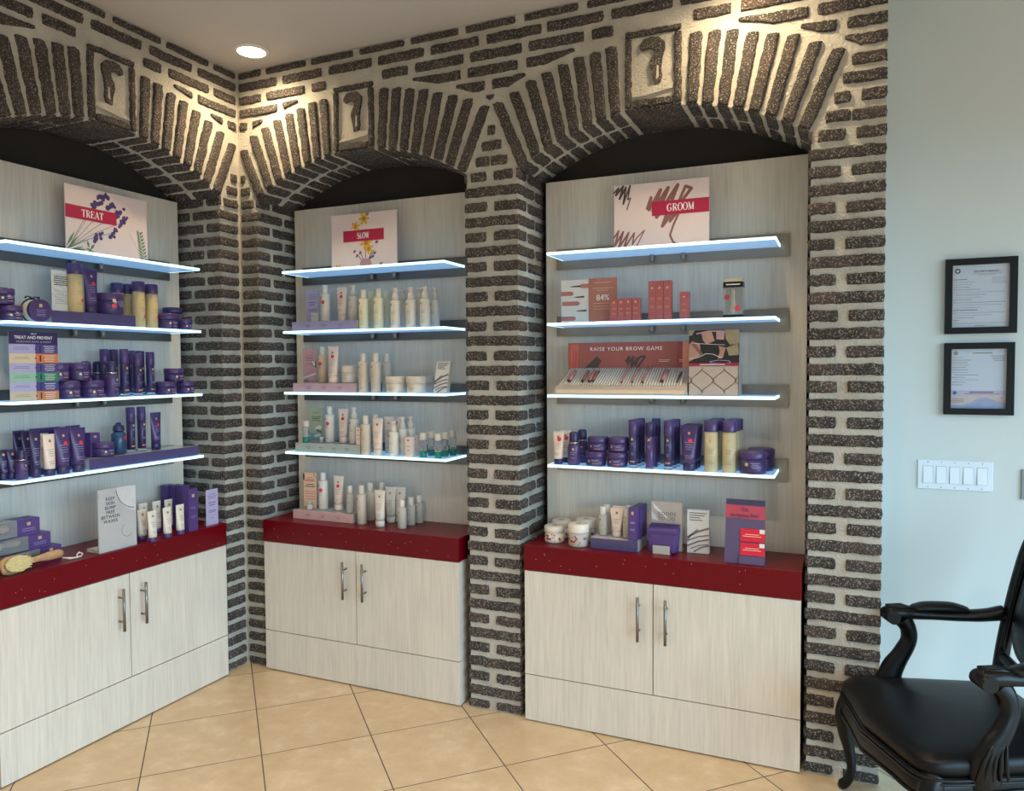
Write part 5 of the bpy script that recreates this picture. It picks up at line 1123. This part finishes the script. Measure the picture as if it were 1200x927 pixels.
for k, (x, t0, t1, r, mm, nm, wd) in enumerate(((-.215, .05, .62, .0080, PENC, 'brow_pencil', 'thick rose pencil, leftmost in the brow tray'), (-.156, .05, .62, .0072, BRN, 'brow_pencil', 'thick brown pencil, second from left in brow tray'), (-.127, .05, .64, .0070, PENC, 'brow_pencil', 'thick rose pencil, third in brow tray'), (-.112, .08, .64, .0062, BRN, 'brow_pencil', 'thick brown pencil touching the third in brow tray'),
        (.012, .03, .95, .0043, PENC, 'brow_pencil', 'long slim pencil, left of three in brow tray'), (.056, .03, .95, .0043, PENC, 'brow_pencil', 'long slim pencil, middle of three in brow tray'), (.098, .03, .95, .0043, PENC, 'brow_pencil', 'long slim pencil, right of three in brow tray'), (.176, .05, .66, .0080, PENC, 'brow_pencil', 'thick rose pencil right of the slim pencils'), (.236, .05, .60, .0036, BRND, 'brow_pencil', 'short dark pencil, rightmost in the brow tray'))):
    (y0, z0), (y1, z1) = ty(t0), ty(t1); sk = .012 * (t1 - t0)
    pn = thing(nm, wd, 'pencil', W(3, .385 + x, .045, 1.382), 0, g)
    mid = .35
    part('barrel', MB().sweep([(0, y0, z0 + r), (sk, y1, z1 + r)], r, mm, 8), pn)
    part('pencil_cap', MB().sweep([(-.0005, y0 - .004, z0 + r - .003), (0, y0 - .0002, z0 + r - .0001)], r * 1.02, BRND, 8), pn)
a = MB(); y = .1145; X0, X1 = -w / 2 + .027, w / 2 - .017
a.poly([(X0, .106), (X0 + .048, .106), (X0 + .042, .217), (X0, .217)], y, mat('display_red_edge', 'b94d44', .35))
rnd = random.Random(9)
for k in range(9): x = X0 + .012 + .004 * k; a.line([(x, .212), (x + rnd.uniform(-.004, .006), .16), (x + rnd.uniform(-.006, .008), .108)], .0012, y - .0003, SAL)
a.poly([(-.185, .106), (-.125, .106), (-.105, .140), (-.125, .160)], y - .0002, BRND)
a.line([(0, .135), (.018, .160), (.008, .125), (.035, .158), (.022, .112), (.052, .152), (.040, .118), (.06, .155), (.085, .158), (.045, .106)], .009, y - .0002, BRND)
for x in (.14, .225): a.line([(x, .142), (x + .048, .142)], .0016, y - .0002, PNK); a.line([(x, .136), (x + .042, .136)], .0016, y - .0002, PNK); a.line([(x - .004, .108), (x + .012, .145)], .0014, y - .0002, BRND)
a.poly([(X1 - .052, .106), (X1, .106), (X1, .217), (X1 - .045, .217)], y - .0001, mat('display_stripe', '98423f', .35)); a.poly([(X1 - .026, .106), (X1, .106), (X1, .217), (X1 - .024, .217)], y - .0004, SAL)
part('board_print', a, o); lettering('RAISE YOUR BROW GAME', .0225, WHI, o, .0, y - .0007, .183, spacing=1.22)

# patterned box with picture header
KR = mat('kraft_taupe', 'b9a698', .5, var=.03); LAT = mat('lattice_line', '9f8c80', .5); NUDE = mat('print_skin', 'b98a78', .5, var=.15, scale=25); DKP = mat('print_dark', '2a2322', .4, var=.2); OLV = mat('print_olive', '9a8a6c', .5, var=.15)
o = thing('picture_display_box', 'taupe lattice patterned box carrying a dark picture header', 'display', W(3, .762, .05, 1.382), 0)
w = .190
part('box_body', MB().box(-w / 2, w / 2, 0, .10, .0005, .116, KR), o); part('header_board', MB().box(-w / 2, w / 2, .012, .018, .1165, .255, DKP), o)
a = MB(); y = -.0005
def ogee(cx, cz, rw, rh):
    for sg in (-1, 1):
        pts = []
        for i in range(13):
            t = i / 12; z = cz + rh * (2 * t - 1); x = cx + sg * rw * (.5 - .5 * math.cos(2 * PI * t)) ; pts.append((max(-w / 2 + .001, min(w / 2 - .001, x)), max(.002, min(.1145, z))))
        a.line(pts, .0021, y, LAT)
for i in range(-2, 3):
    ogee(.042 + .084 * i * 1.0, .060, .042, .046)
for i in range(-2, 3):
    for zz in (.014, .106): ogee(.084 * i, zz, .042, .046)
part('lattice_print', a, o)
b = MB(); y = .0115; z0, hh = .1165, .1385
P_ = lambda u, v: (-w / 2 + w * u, z0 + hh * v)
for i, (pts, mm) in enumerate((([(0, .12), (.24, .30), (.22, .62), (.06, .70), (0, .6)], NUDE), ([(.25, .95), (.45, .98), (.52, .70), (.36, .60), (.28, .72)], NUDE), ([(.55, .99), (.72, .97), (.70, .72), (.55, .74)], MAUVE), ([(.72, 1.0), (1, 1.0), (1, .62), (.82, .58), (.74, .74)], OLV), ([(.60, .56), (.74, .50), (.68, .22), (.58, .2), (.62, .4)], NUDE), ([(.75, .50), (.98, .62), (1, .3), (.80, .28)], OLV), ([(.0, 1.0), (.12, 1.0), (.06, .86), (0, .84)], OLV), ([(.10, .70), (.28, .34), (.24, .28), (.02, .66)], BRN))):
    b.poly([P_(*q) for q in pts], y - .00003 * i, mm)
b.line([P_(0, .20), P_(.2, .24), P_(.34, .34), (P_(.48, .33)), P_(.66, .22)], .0022, y - .0005, PAPER); b.line([P_(.05, .64), P_(.5, .60), P_(.72, .58)], .0016, y - .0005, PAPER)
b.line([P_(.42, .12), P_(.6, .16), P_(.8, .14), P_(.84, .09), P_(.7, .06), P_(.46, .08), P_(.42, .12)], .002, y - .0005, PALE); b.line([P_(.15, .90), P_(.4, .97), P_(.7, .96)], .005, y - .0005, MAUVE)
b.rect(-w / 2, w / 2, z0 + .001, z0 + hh * .075, y - .0006, CRIM); b.line([P_(.22, .038), P_(.72, .038)], .0025, y - .0008, WHI)
part('header_print', b, o)

# counter of the right niche
o = thing('acrylic_sign', 'clear framed GOODS TO GO sign behind purple pouches', 'sign', W(3, .572, .10, .7505), 0)
w, h = .128, .200
part('sign_panel', MB().box(-w / 2, w / 2, -.002, .002, .0005, h, mat('taupe_card', 'b5a69d', .35, var=.03)), o); part('sign_foot', MB().box(-w / 2, w / 2, .0025, .055, .0005, .003, CLEAR), o)
a = MB(); y = -.0024
a.poly([(-.060, .196), (.0, .14), (.022, .118), (-.012, .14), (-.05, .17)], y, PAPER); a.poly([(-.060, .160), (-.03, .118), (-.06, .125)], y, HIL); a.line([(-w / 2, h - .001), (w / 2, h - .001)], .002, y, GRY); a.line([(-w / 2 + .001, 0.001), (-w / 2 + .001, h)], .002, y, GRY); a.line([(w / 2 - .001, 0.001), (w / 2 - .001, h)], .002, y, GRY)
part('sign_print', a, o); lettering('GOODS\nTO GO', .0195, INK, o, .0, y - .0005, .143, spacing=1.15)
o = thing('pouch_holder', 'small clear holder in front of stacked purple pouches', 'holder', W(3, .566, .030, .7505), 0)
q = MB(); q.box(-.034, .034, -.004, -.002, .0005, .034, CLR2); q.box(-.034, .034, -.0018, .060, .0005, .003, CLR2); part('holder_lip', q, o)
g = 'purple pouches before the goods sign'
for k, wd in enumerate(('front', 'second', 'third', 'rearmost')):
    y0 = .036 + .0125 * k
    o = thing('gift_pouch', f'{wd} purple pouch of the stack beside white striped carton', 'pouch', W(3, .566 + .002 * k, y0, .7540 ), 0, g)
    hw = .056
    R = []
    for z, ww, dd in ((0, .050, .003), (.006, .053, .0052), (.04, .055, .0056), (.07, .058, .005), (.084, .060, .0035), (.086 + .003 * k, .060, .003), (.094 + .004 * k, .058, .0012)):
        R.append([(ww * math.copysign(abs(math.sin(2 * PI * j / 20)) ** .6, math.sin(2 * PI * j / 20)), -dd * math.cos(2 * PI * j / 20) + .004, z) for j in range(20)])
    part('pouch_body', MB().rings(R, PURC), o)
    part('pouch_flap', MB().rbox(-.061, .061, -.0035, -.0022, .074, .084 + .003 * k, PUR, .0005, 2, .0002) if k == 0 else MB().rbox(-.060, .060, .002, .006, .0948 + .004 * k, .0985 + .004 * k, PUR, .0015, 2, .0008), o)

STP = mat('stand_purple', '5a4a6c', .5, var=.03); BND = mat('stand_band', 'b64355', .5, var=.02); CARDR = mat('gift_card_red', 'd51f38', .4, var=.02); STD = mat('stand_dark', '3d3450', .5)
o = thing('card_stand_display', 'purple standing display with pink band holding two red cards', 'display', W(3, .888, .0, .7505), 0)
w, h = .148, .240; tilt = .10
def tl(y, z): return (y * 1.0 + z * tilt, z)
q = MB(); q.rings([[(x, y + z * tilt, z) for x, z in ((-w / 2, .0005), (w / 2, .0005), (w / 2 - .003, h), (-w / 2 + .003, h))] for y in (0, .004)], STP, smooth=False); part('back_board', q, o)
q = MB(); q.rings([[(x, y + z * tilt * .0 , z) for x, z in ((-w * .25, .0005), (w * .25, .0005), (w * .06, h * .7), (-w * .06, h * .7))] for y in (.070, .072)], STP, smooth=False); q.box(-w * .25, w * .25, .0055, .069, .0005, .002, STP); part('easel_strut', q, o)
def onb(mb, x0, x1, z0, z1, mm, off, sl=0.):
    b = len(mb.v); mb.v += [(x0, z0 * tilt - off, z0 + sl), (x1, (z0) * tilt - off, z0), (x1, z1 * tilt - off, z1), (x0, z1 * tilt - off, z1 + sl)]; mb.face([b, b + 1, b + 2, b + 3], mm)
a = MB(); onb(a, -w / 2 + .003, w / 2 - .003, h * .92, h - .0005, STD, .0006); onb(a, -w / 2 + .002, w / 2 - .002, h * .70, h * .90, BND, .0008, .003); part('band_print', a, o)
for k, z in enumerate((.085, .033)):
    c = thing('gift_card', ('upper' if k == 0 else 'lower') + ' red gift card on the purple standing display', 'gift card', W(3, .888 + .028, 0, .7505), 0, 'red gift cards on stand')
    q = MB(); q.rings([[(x, y + zz * tilt, zz) for x, zz in ((-.044, z), (.044, z), (.044, z + .048), (-.044, z + .048))] for y in (-.0032, -.0016)], CARDR, smooth=False); part('card', q, c)
    p = MB(); onb(p, .025, .0435, z + .032, z + .0475, PAPER, .0036)
    for dz, wd in ((.026, .05), (.019, .066)): onb(p, -wd / 2 - .002, wd / 2 - .002, z + dz, z + dz + .0018, PNK, .0036)
    part('card_print', p, c)
le = MB(); onb(le, -.02, w / 2 - .001, .001, .031, STP, .007); onb(le, -.02, w / 2 - .001, .081, .0832, STD, .005); part('card_ledge', le, o)
lettering('Gift\nGorgeous Skin!', .0205, STD, o, -.002, .19 * tilt - .0016, .196, sx=.82, rx=-tilt)

# ------------------------------------------------------------------ painted wall: framed certificates and switches
FBK = mat('black_frame', '0a0b0e', .45, spec=.3); DOC = mat('document_paper', 'c9cdd6', .55, var=.02, scale=6); DINK = mat('document_ink', '4b4f5a', .6)
def cert(z0, z1, s0, s1, label, kind):
    w, h = s1 - s0, z1 - z0
    o = thing('framed_certificate', label, 'frame', ((s0 + s1) / 2, .4495, z0), 0, 'framed certificates on the painted wall')
    t = .024; f = MB()
    f.box(-w / 2, w / 2, -.022, 0, 0, t, FBK); f.box(-w / 2, w / 2, -.022, 0, h - t, h, FBK); f.box(-w / 2, -w / 2 + t, -.022, 0, t, h - t, FBK); f.box(w / 2 - t, w / 2, -.022, 0, t, h - t, FBK)
    part('frame_border', f, o)
    part('document', MB().box(-w / 2 + t, w / 2 - t, -.008, -.004, t, h - t, DOC), o)
    p = MB(); y = -.0086; x0, x1 = -w / 2 + t + .004, w / 2 - t - .004
    if kind == 0:
        p.disc(x0 + .014, h - t - .022, .010, y, DINK, 14); p.disc(x0 + .014, h - t - .022, .005, y - .0002, DOC, 10)
        for wd, dz in ((.10, .036), (.06, .041)): p.rect(-wd / 2 + .02, wd / 2 + .02, h - t - dz, h - t - dz + .0016, y, GRY)
        for k, (a_, b_) in enumerate(((0, .25), (0, .4), (0, .35), (0, .3), (0, .5), (0, .95), (.05, .6), (.05, .55), (0, .35), (0, .95), (.05, .9), (.05, .5), (0, .45), (0, .95), (.05, .7), (.05, .4), (0, .12), (0, .98), (.4, .6))):
            zz = h - t - .056 - .0098 * k; p.rect(x0 + (x1 - x0) * a_, x0 + (x1 - x0) * b_, zz, zz + (.0022 if k % 4 == 0 else .0013), y, DINK if k % 3 == 0 else GRY)
        for k in range(4): p.rect(x1 - .055, x1 - .012 + .003 * k, h - t - .052 - .007 * k, h - t - .0505 - .007 * k, y, GRY)
    else:
        p.disc(x0 + .012, h - t - .016, .008, y, GRY, 14)
        p.rect(-.02, .045, h - t - .018, h - t - .014, y, GRY)
        for k in range(4): p.rect(x1 - .05 + .004 * k, x1 - .004, h - t - .028 - .006 * k, h - t - .0266 - .006 * k, y, DINK)
        for k, (a_, b_) in enumerate(((0, .2), (0, .36), (0, .3), (0, .33), (0, .27), (0, .3), (.0, .3), (.05, .5), (0, .25), (.05, .5), (0, .26), (0, .2))):
            zz = h - t - .034 - .0095 * k; p.rect(x0 + (x1 - x0) * a_, x0 + (x1 - x0) * b_, zz, zz + .0015, y, DINK if k % 3 else GRY)
        zb = t + .0005; hb = (h - 2 * t) * .30
        p.rect(-w / 2 + t, w / 2 - t, zb, zb + hb, y, mat('sunset_pale', 'c9b8b4', .6)); p.rect(-w / 2 + t, w / 2 - t, zb + hb * .72, zb + hb, y - .0001, mat('sunset_lilac', 'b9b3c6', .6)); p.rect(-w / 2 + t, w / 2 - t, zb, zb + hb * .16, y - .0001, mat('lake_blue', '8fa3c4', .6))
        p.poly([(-.05, zb + hb * .16), (w / 2 - t, zb + hb * .16), (w / 2 - t, zb + hb * .3), (.06, zb + hb * .42), (.03, zb + hb * .62), (.005, zb + hb * .58), (-.02, zb + hb * .38)], y - .0002, mat('mountain_blue', 'a3a9c4', .6))
        p.disc(x0 + .010, zb + hb * .86, .007, y - .0003, mat('seal_blue', '3b5a9a', .5), 12); p.rect(-.03, .05, zb + hb * .88, zb + hb * .93, y - .0003, DINK); p.rect(-.045, .07, zb + hb * .80, zb + hb * .83, y - .0003, FR1)
        for k in range(3): p.rect(x0, x0 + .04, zb + hb * (.50 - .08 * k), zb + hb * (.52 - .08 * k), y - .0003, DINK)
    part('document_print', p, o)
    if kind == 0: lettering("SELLER'S PERMIT", .0105, DINK, o, .018, y - .0004, h - t - .030, spacing=1.1)
    gl = MB().box(-w / 2 + t, w / 2 - t, -.0125, -.0115, t, h - t, mat('frame_glass', 'ffffff', .03, trans=1., ior=1.05, var=0.)); part('glass', gl, o)
cert(1.616, 1.903, 3.129, 3.366, "upper black framed SELLER'S PERMIT certificate on pale wall", 0)
cert(1.304, 1.581, 3.129, 3.361, 'lower black framed certificate with mountain picture strip', 1)
SWW = mat('switch_white', 'dfe6ee', .3, var=.01)
o = thing('light_switch_plate', 'white plate with five rocker switches under the frames', 'light switch', (3.172, .4495, 1.008), 0)
w, h = .255, .114
part('plate', MB().rbox(-w / 2, w / 2, -.006, 0, 0, h, SWW, .002, 2, .001), o)
sc_ = MB()
for k in range(5):
    x = -.092 + .046 * k
    r = MB(); r.rings([[(x - .0165, y, z), (x + .0165, y, z), (x + .0165, -.0062, z), (x - .0165, -.0062, z)] for y, z in ((-.0115, .0245), (-.0095, .057), (-.0070, .0895))], mat('switch_rocker', 'e6ecf3', .25, var=.01), smooth=False)
    part('rocker', r, o)
    b = MB().box(x - .018, x + .018, -.0064, -.0061, .023, .091, mat('switch_gap', '9aa3ad', .5)); part('rocker_gap', b, o)
    for z in (.008, .106): sc_.disc(x, z, .0024, -.0065, mat('screw_grey', '8d959e', .4), 8)
part('screws', sc_, o)
o = thing('wall_plate', 'grey plate edge on pale wall at right photo edge', 'wall plate', (3.452, .4495, .985), 0)
part('plate', MB().rbox(-.06, .06, -.008, 0, 0, .115, mat('grey_plate', '8b9094', .4), .002, 2, .001), o); part('plate_insert', MB().box(-.02, .02, -.0095, -.0082, .02, .095, SWW), o)

# ------------------------------------------------------------------ ceiling downlights
WARM = (1., .80, .50)
TRIM = mat('downlight_trim', 'e8e2da', .4); LENS = mat('downlight_lens', 'fff4df', .3, emit=(1., .86, .62, 1), es=9.)
def downlight(x, y, lab, watts, col, size):
    o = thing('recessed_downlight', lab, 'ceiling light', (x, y, CEIL), 0)
    part('trim_ring', MB().rings([[(r_ * math.cos(2 * PI * q / 32), r_ * math.sin(2 * PI * q / 32), z_) for q in range(32)] for r_, z_ in ((.062, -.0105), (.066, -.012), (.078, -.006), (.080, -.0005), (.0615, -.0005))], TRIM, closed=True), o)
    part('lens', MB().lathe([(.0005, -.009), (.0605, -.009), (.0605, -.004), (.0005, -.004)], LENS, 32), o)
    ld = bpy.data.lights.new('downlight_lamp', 'SPOT'); ld.energy = watts; ld.color = col; ld.spot_size = math.radians(size); ld.spot_blend = .9; ld.shadow_soft_size = .055
    lo_ = bpy.data.objects.new('downlight_lamp', ld); COL.objects.link(lo_); lo_.parent = o; lo_.location = (0, 0, -.016)
downlight(.268, -.188, 'round recessed ceiling downlight above the brick corner', SPOT_W, WARM, 160)
downlight(2.42, -.21, 'round recessed ceiling downlight before the right arch', SPOT_W, WARM, 160)
for x, y, lab in ((1.0, -1.9, 'round ceiling downlight in front of the middle niche'), (2.5, -1.9, 'round ceiling downlight in front of the right niche'), (4.1, -1.9, 'round ceiling downlight over the armchair side of the room'), (1.0, -3.9, 'rear round ceiling downlight on the left side'), (2.5, -3.9, 'rear round ceiling downlight behind the viewer'), (4.1, -3.9, 'rear round ceiling downlight on the window side')):
    downlight(x, y, lab, ROOM_W, (1., .84, .66), 125)

# ------------------------------------------------------------------ black carved armchair
LEA = mat('black_leather', '060608', .40, var=.1, scale=14, bump=.06, spec=.22); LACQ = mat('black_lacquer', '040405', .36, spec=.28)
ch = thing('armchair', 'black carved wooden armchair with black leather seat before pale wall', 'chair', (2.885, -.330, 0), math.radians(-67.85))
def seat_outline(k=1., n=72):
    pts = []
    for i in range(n):
        t = 2 * PI * i / n; cx, sx_ = math.cos(t), math.sin(t)
        ex = 2 / 7.5
        x = math.copysign(abs(cx) ** ex, cx); y = math.copysign(abs(sx_) ** ex, sx_)      # superellipse in [-1, 1]
        yy = .255 + y * .275
        f = (yy + .02) / .55
        hw = .305 - .055 * f
        xx = x * hw
        if y < 0: yy += (-.030 * math.cos(PI * x * .5) + .014 * abs(math.sin(PI * x))) * max(0, -y)
        pts.append((xx * k, .255 + (yy - .255) * k))
    return pts
cu = MB()
cu.rings([[(x, y, z) for x, y in seat_outline(k)] for k, z in ((.975, .352), (1.0, .362), (1.006, .378), (.995, .392), (.955, .403), (.86, .411), (.7, .418), (.5, .423), (.25, .426), (.04, .427))], LEA); part('seat_cushion', cu, ch)
ap = MB(); O = seat_outline(1.0); n = len(O)
def apron_low(x, y):
    if y < .06: return .296 - .030 * math.exp(-(x / .09) ** 2) + .012 * math.cos(x / .3 * PI * 1.5)
    return .300 + .010 * math.cos((y - .25) * 9)
R = []
for k, top in ((.90, True), (1.008, True), (1.012, None), (1.004, False), (.90, False)):
    R.append([(x, y, (.3515 if top else (apron_low(x, y) + .012 if top is None else apron_low(x, y)))) for x, y in seat_outline(k)])
ap.rings(R, LACQ, closed=True); part('seat_frame', ap, ch)
ml = MB()
for k, dz in ((1.016, .349), (1.018, .338)): ml.sweep([(x, y, dz) for x, y in seat_outline(k)], .0045, LACQ, 6, closed=True)
ml.sweep([(x, y, apron_low(x, y) + .004) for x, y in seat_outline(1.014)], .0055, LACQ, 6, closed=True)
part('carved_moulding', ml, ch)
for sx_ in (-1, 1):
    X = lambda x: sx_ * x
    part('leg', MB().sweep([(X(.262), .035, .345), (X(.274), .020, .315), (X(.282), .008, .27), (X(.280), .010, .21), (X(.270), .022, .14), (X(.262), .026, .08), (X(.266), .016, .04), (X(.276), .002, .018), (X(.282), -.008, .010)], [(.034, .034), (.034, .034), (.031, .031), (.025, .025), (.0185, .0185), (.015, .015), (.016, .016), (.021, .018), (.012, .0098)], LACQ, 16, sub=4), ch, label='curved front leg')
    part('leg', MB().sweep([(X(.225), .490, .36), (X(.228), .50, .28), (X(.232), .515, .18), (X(.238), .545, .08), (X(.242), .565, .0015)], [.024, .023, .020, .017, .016], LACQ, 14, sub=4), ch, label='splayed rear leg')
    kn = MB()
    for j in range(5): kn.sweep([(X(.262 + .030 * math.sin((j - 2) * .5)), .012 - .030 * math.cos((j - 2) * .5) * .5, .335), (X(.280 + .016 * math.sin((j - 2) * .4)), -.014 + .005 * abs(j - 2), .285), (X(.284), -.006, .238)], [.006, .007, .003], LACQ, 8, sub=4)
    part('knee_carving', kn, ch)
    # arm: support, rest with scroll end, padded elbow
    part('arm_support', MB().sweep([(X(.278), .165, .330), (X(.284), .160, .375), (X(.288), .175, .43), (X(.286), .207, .485), (X(.281), .228, .535), (X(.277), .222, .580), (X(.275), .200, .612)], [(.050, .026), (.046, .027), (.038, .026), (.030, .025), (.027, .024), (.027, .024), (.030, .020)], LACQ, 16, up=Vector((1, 0, 0)), sub=4), ch)
    cv = MB()
    for j in range(5): cv.sweep([(X(.304), .128 + .022 * j, .352), (X(.311), .140 + .016 * j, .40), (X(.309), .166 + .010 * j, .455)], [.004, .0065, .003], LACQ, 8, sub=4)
    part('support_carving', cv, ch)
    part('arm_rest', MB().sweep([(X(.276), .148, .626), (X(.276), .160, .631), (X(.277), .19, .633), (X(.277), .24, .630), (X(.274), .31, .627), (X(.265), .40, .626), (X(.254), .47, .631), (X(.246), .53, .642)], [(.026, .019), (.034, .027), (.034, .027), (.030, .021), (.029, .019), (.028, .020), (.027, .022), (.026, .026)], LACQ, 16, sub=4), ch)
    part('arm_pad', MB().sweep([(X(.277), .232, .640), (X(.277), .247, .648), (X(.275), .29, .653), (X(.270), .36, .653), (X(.266), .41, .646), (X(.264), .425, .639)], [(.014, .005), (.027, .013), (.031, .018), (.031, .018), (.027, .013), (.014, .005)], LEA, 16, sub=4), ch)
    part('arm_scroll', MB().sweep([(X(.243), .160, .622), (X(.310), .160, .622)], .0225, LACQ, 18, up=Vector((0, 1, 0))), ch)
    ac = MB()
    for j in range(3): ac.sweep([(X(.262 + .014 * j), .150, .655), (X(.262 + .014 * j), .20, .656), (X(.266 + .010 * j), .238, .648)], [.004, .0055, .003], LACQ, 6)
    part('arm_carving', ac, ch)
bp_ = [(-.200, .500, .36), (-.226, .508, .42), (-.240, .528, .52), (-.248, .556, .64), (-.252, .586, .76), (-.246, .614, .87), (-.215, .634, .945), (-.14, .646, .985), (0, .652, 1.0)]
full = bp_ + [(-x, y, z) for x, y, z in reversed(bp_[:-1])]
part('back_frame', MB().sweep(full, [(.024, .022)] * len(full), LACQ, 16, up=Vector((1, 0, 0)), sub=4), ch)
part('back_rail', MB().sweep([(-.236, .522, .495), (-.12, .517, .475), (0, .515, .468), (.12, .517, .475), (.236, .522, .495)], .019, LACQ, 14, sub=4), ch)
em = MB(); em.sweep([(x * .93, y - .016, z) for x, y, z in full[2:-2]], .007, LACQ, 8, up=Vector((1, 0, 0)), sub=4); part('back_moulding', em, ch)
def back_y(z): return .500 + .26 * (z - .40) - .05 * max(0, z - .85)
bk = MB(); R = []
for k, off in ((.985, .012), (1.0, 0.), (.985, -.014), (.9, -.030), (.7, -.042), (.4, -.048), (.05, -.050)):
    ring = []
    for i in range(48):
        t = 2 * PI * i / 48; cx, sz_ = math.cos(t), math.sin(t); e = 2 / 3.4
        x = math.copysign(abs(cx) ** e, cx) * .222 * k; z = .735 + math.copysign(abs(sz_) ** e, sz_) * .238 * k
        ring.append((x, back_y(z) + off, z))
    R.append(ring)
bk.rings(R, LEA); part('back_cushion', bk, ch)
bb = MB().rings([[(x, y + .026 + o_, z) for x, y, z in [(math.copysign(abs(math.cos(2 * PI * i / 40)) ** .6, math.cos(2 * PI * i / 40)) * .22, back_y(.735 + .238 * math.copysign(abs(math.sin(2 * PI * i / 40)) ** .6, math.sin(2 * PI * i / 40))) - .008, .735 + .238 * math.copysign(abs(math.sin(2 * PI * i / 40)) ** .6, math.sin(2 * PI * i / 40))) for i in range(40)]] for o_ in (0, .012)], LEA, smooth=False); part('back_outer_panel', bb, ch)

# ------------------------------------------------------------------ daylight, camera, view
wd = bpy.data.worlds.new('daylight'); SC.world = wd; wd.use_nodes = True
bg = wd.node_tree.nodes['Background']; N = wd.node_tree.nodes.new; L = wd.node_tree.links.new
tc = N('ShaderNodeTexCoord'); sp = N('ShaderNodeSeparateXYZ'); rp = N('ShaderNodeValToRGB'); mr = N('ShaderNodeMapRange')
mr.inputs[1].default_value = -.4; mr.inputs[2].default_value = .6
L(tc.outputs['Generated'], sp.inputs[0]); L(sp.outputs[2], mr.inputs[0]); L(mr.outputs[0], rp.inputs['Fac'])
e = rp.color_ramp.elements; e[0].position = .36; e[0].color = (.10, .10, .10, 1); e[1].position = 1.; e[1].color = (.42, .72, 1., 1)
k = e.new(.43); k.color = (.48, .76, .97, 1)
L(rp.outputs['Color'], bg.inputs['Color']); bg.inputs['Strength'].default_value = SKY_S
def portal(loc, rot, sx_, sy_):
    ld = bpy.data.lights.new('window_portal', 'AREA'); ld.shape = 'RECTANGLE'; ld.size = sx_; ld.size_y = sy_; ld.cycles.is_portal = True
    o = bpy.data.objects.new('window_portal', ld); COL.objects.link(o); o.location = loc; o.rotation_euler = rot
portal((XR + .06, (WY0 + WY1) / 2, (WZ0 + WZ1) / 2), (PI / 2, 0, PI / 2), WY1 - WY0, WZ1 - WZ0)

cam = bpy.data.cameras.new('camera'); co = bpy.data.objects.new('camera', cam); COL.objects.link(co)
cam.sensor_width = 36; cam.lens = 886.87 / 1200 * 36; cam.clip_start = .05
yaw, pit, rol = .415188, -.0380431, -.00632272
f = Vector((-math.sin(yaw) * math.cos(pit), math.cos(yaw) * math.cos(pit), math.sin(pit))); r0 = Vector((math.cos(yaw), math.sin(yaw), 0)); u0 = r0.cross(f)
r_ = r0 * math.cos(rol) + u0 * math.sin(rol); u_ = u0 * math.cos(rol) - r0 * math.sin(rol)
M = Matrix((r_, u_, -f)).transposed().to_4x4(); M.translation = Vector((2.77836, -2.94158, 1.5)); co.matrix_world = M
SC.camera = co
SC.view_settings.view_transform = 'Standard'; SC.view_settings.look = 'None'; SC.view_settings.gamma = 1; SC.view_settings.use_curve_mapping = False
SC.view_settings.exposure = EXPO
SC.cycles.use_denoising = True; SC.cycles.max_bounces = 7; SC.cycles.diffuse_bounces = 4; SC.cycles.transparent_max_bounces = 8; SC.cycles.sample_clamp_indirect = 6
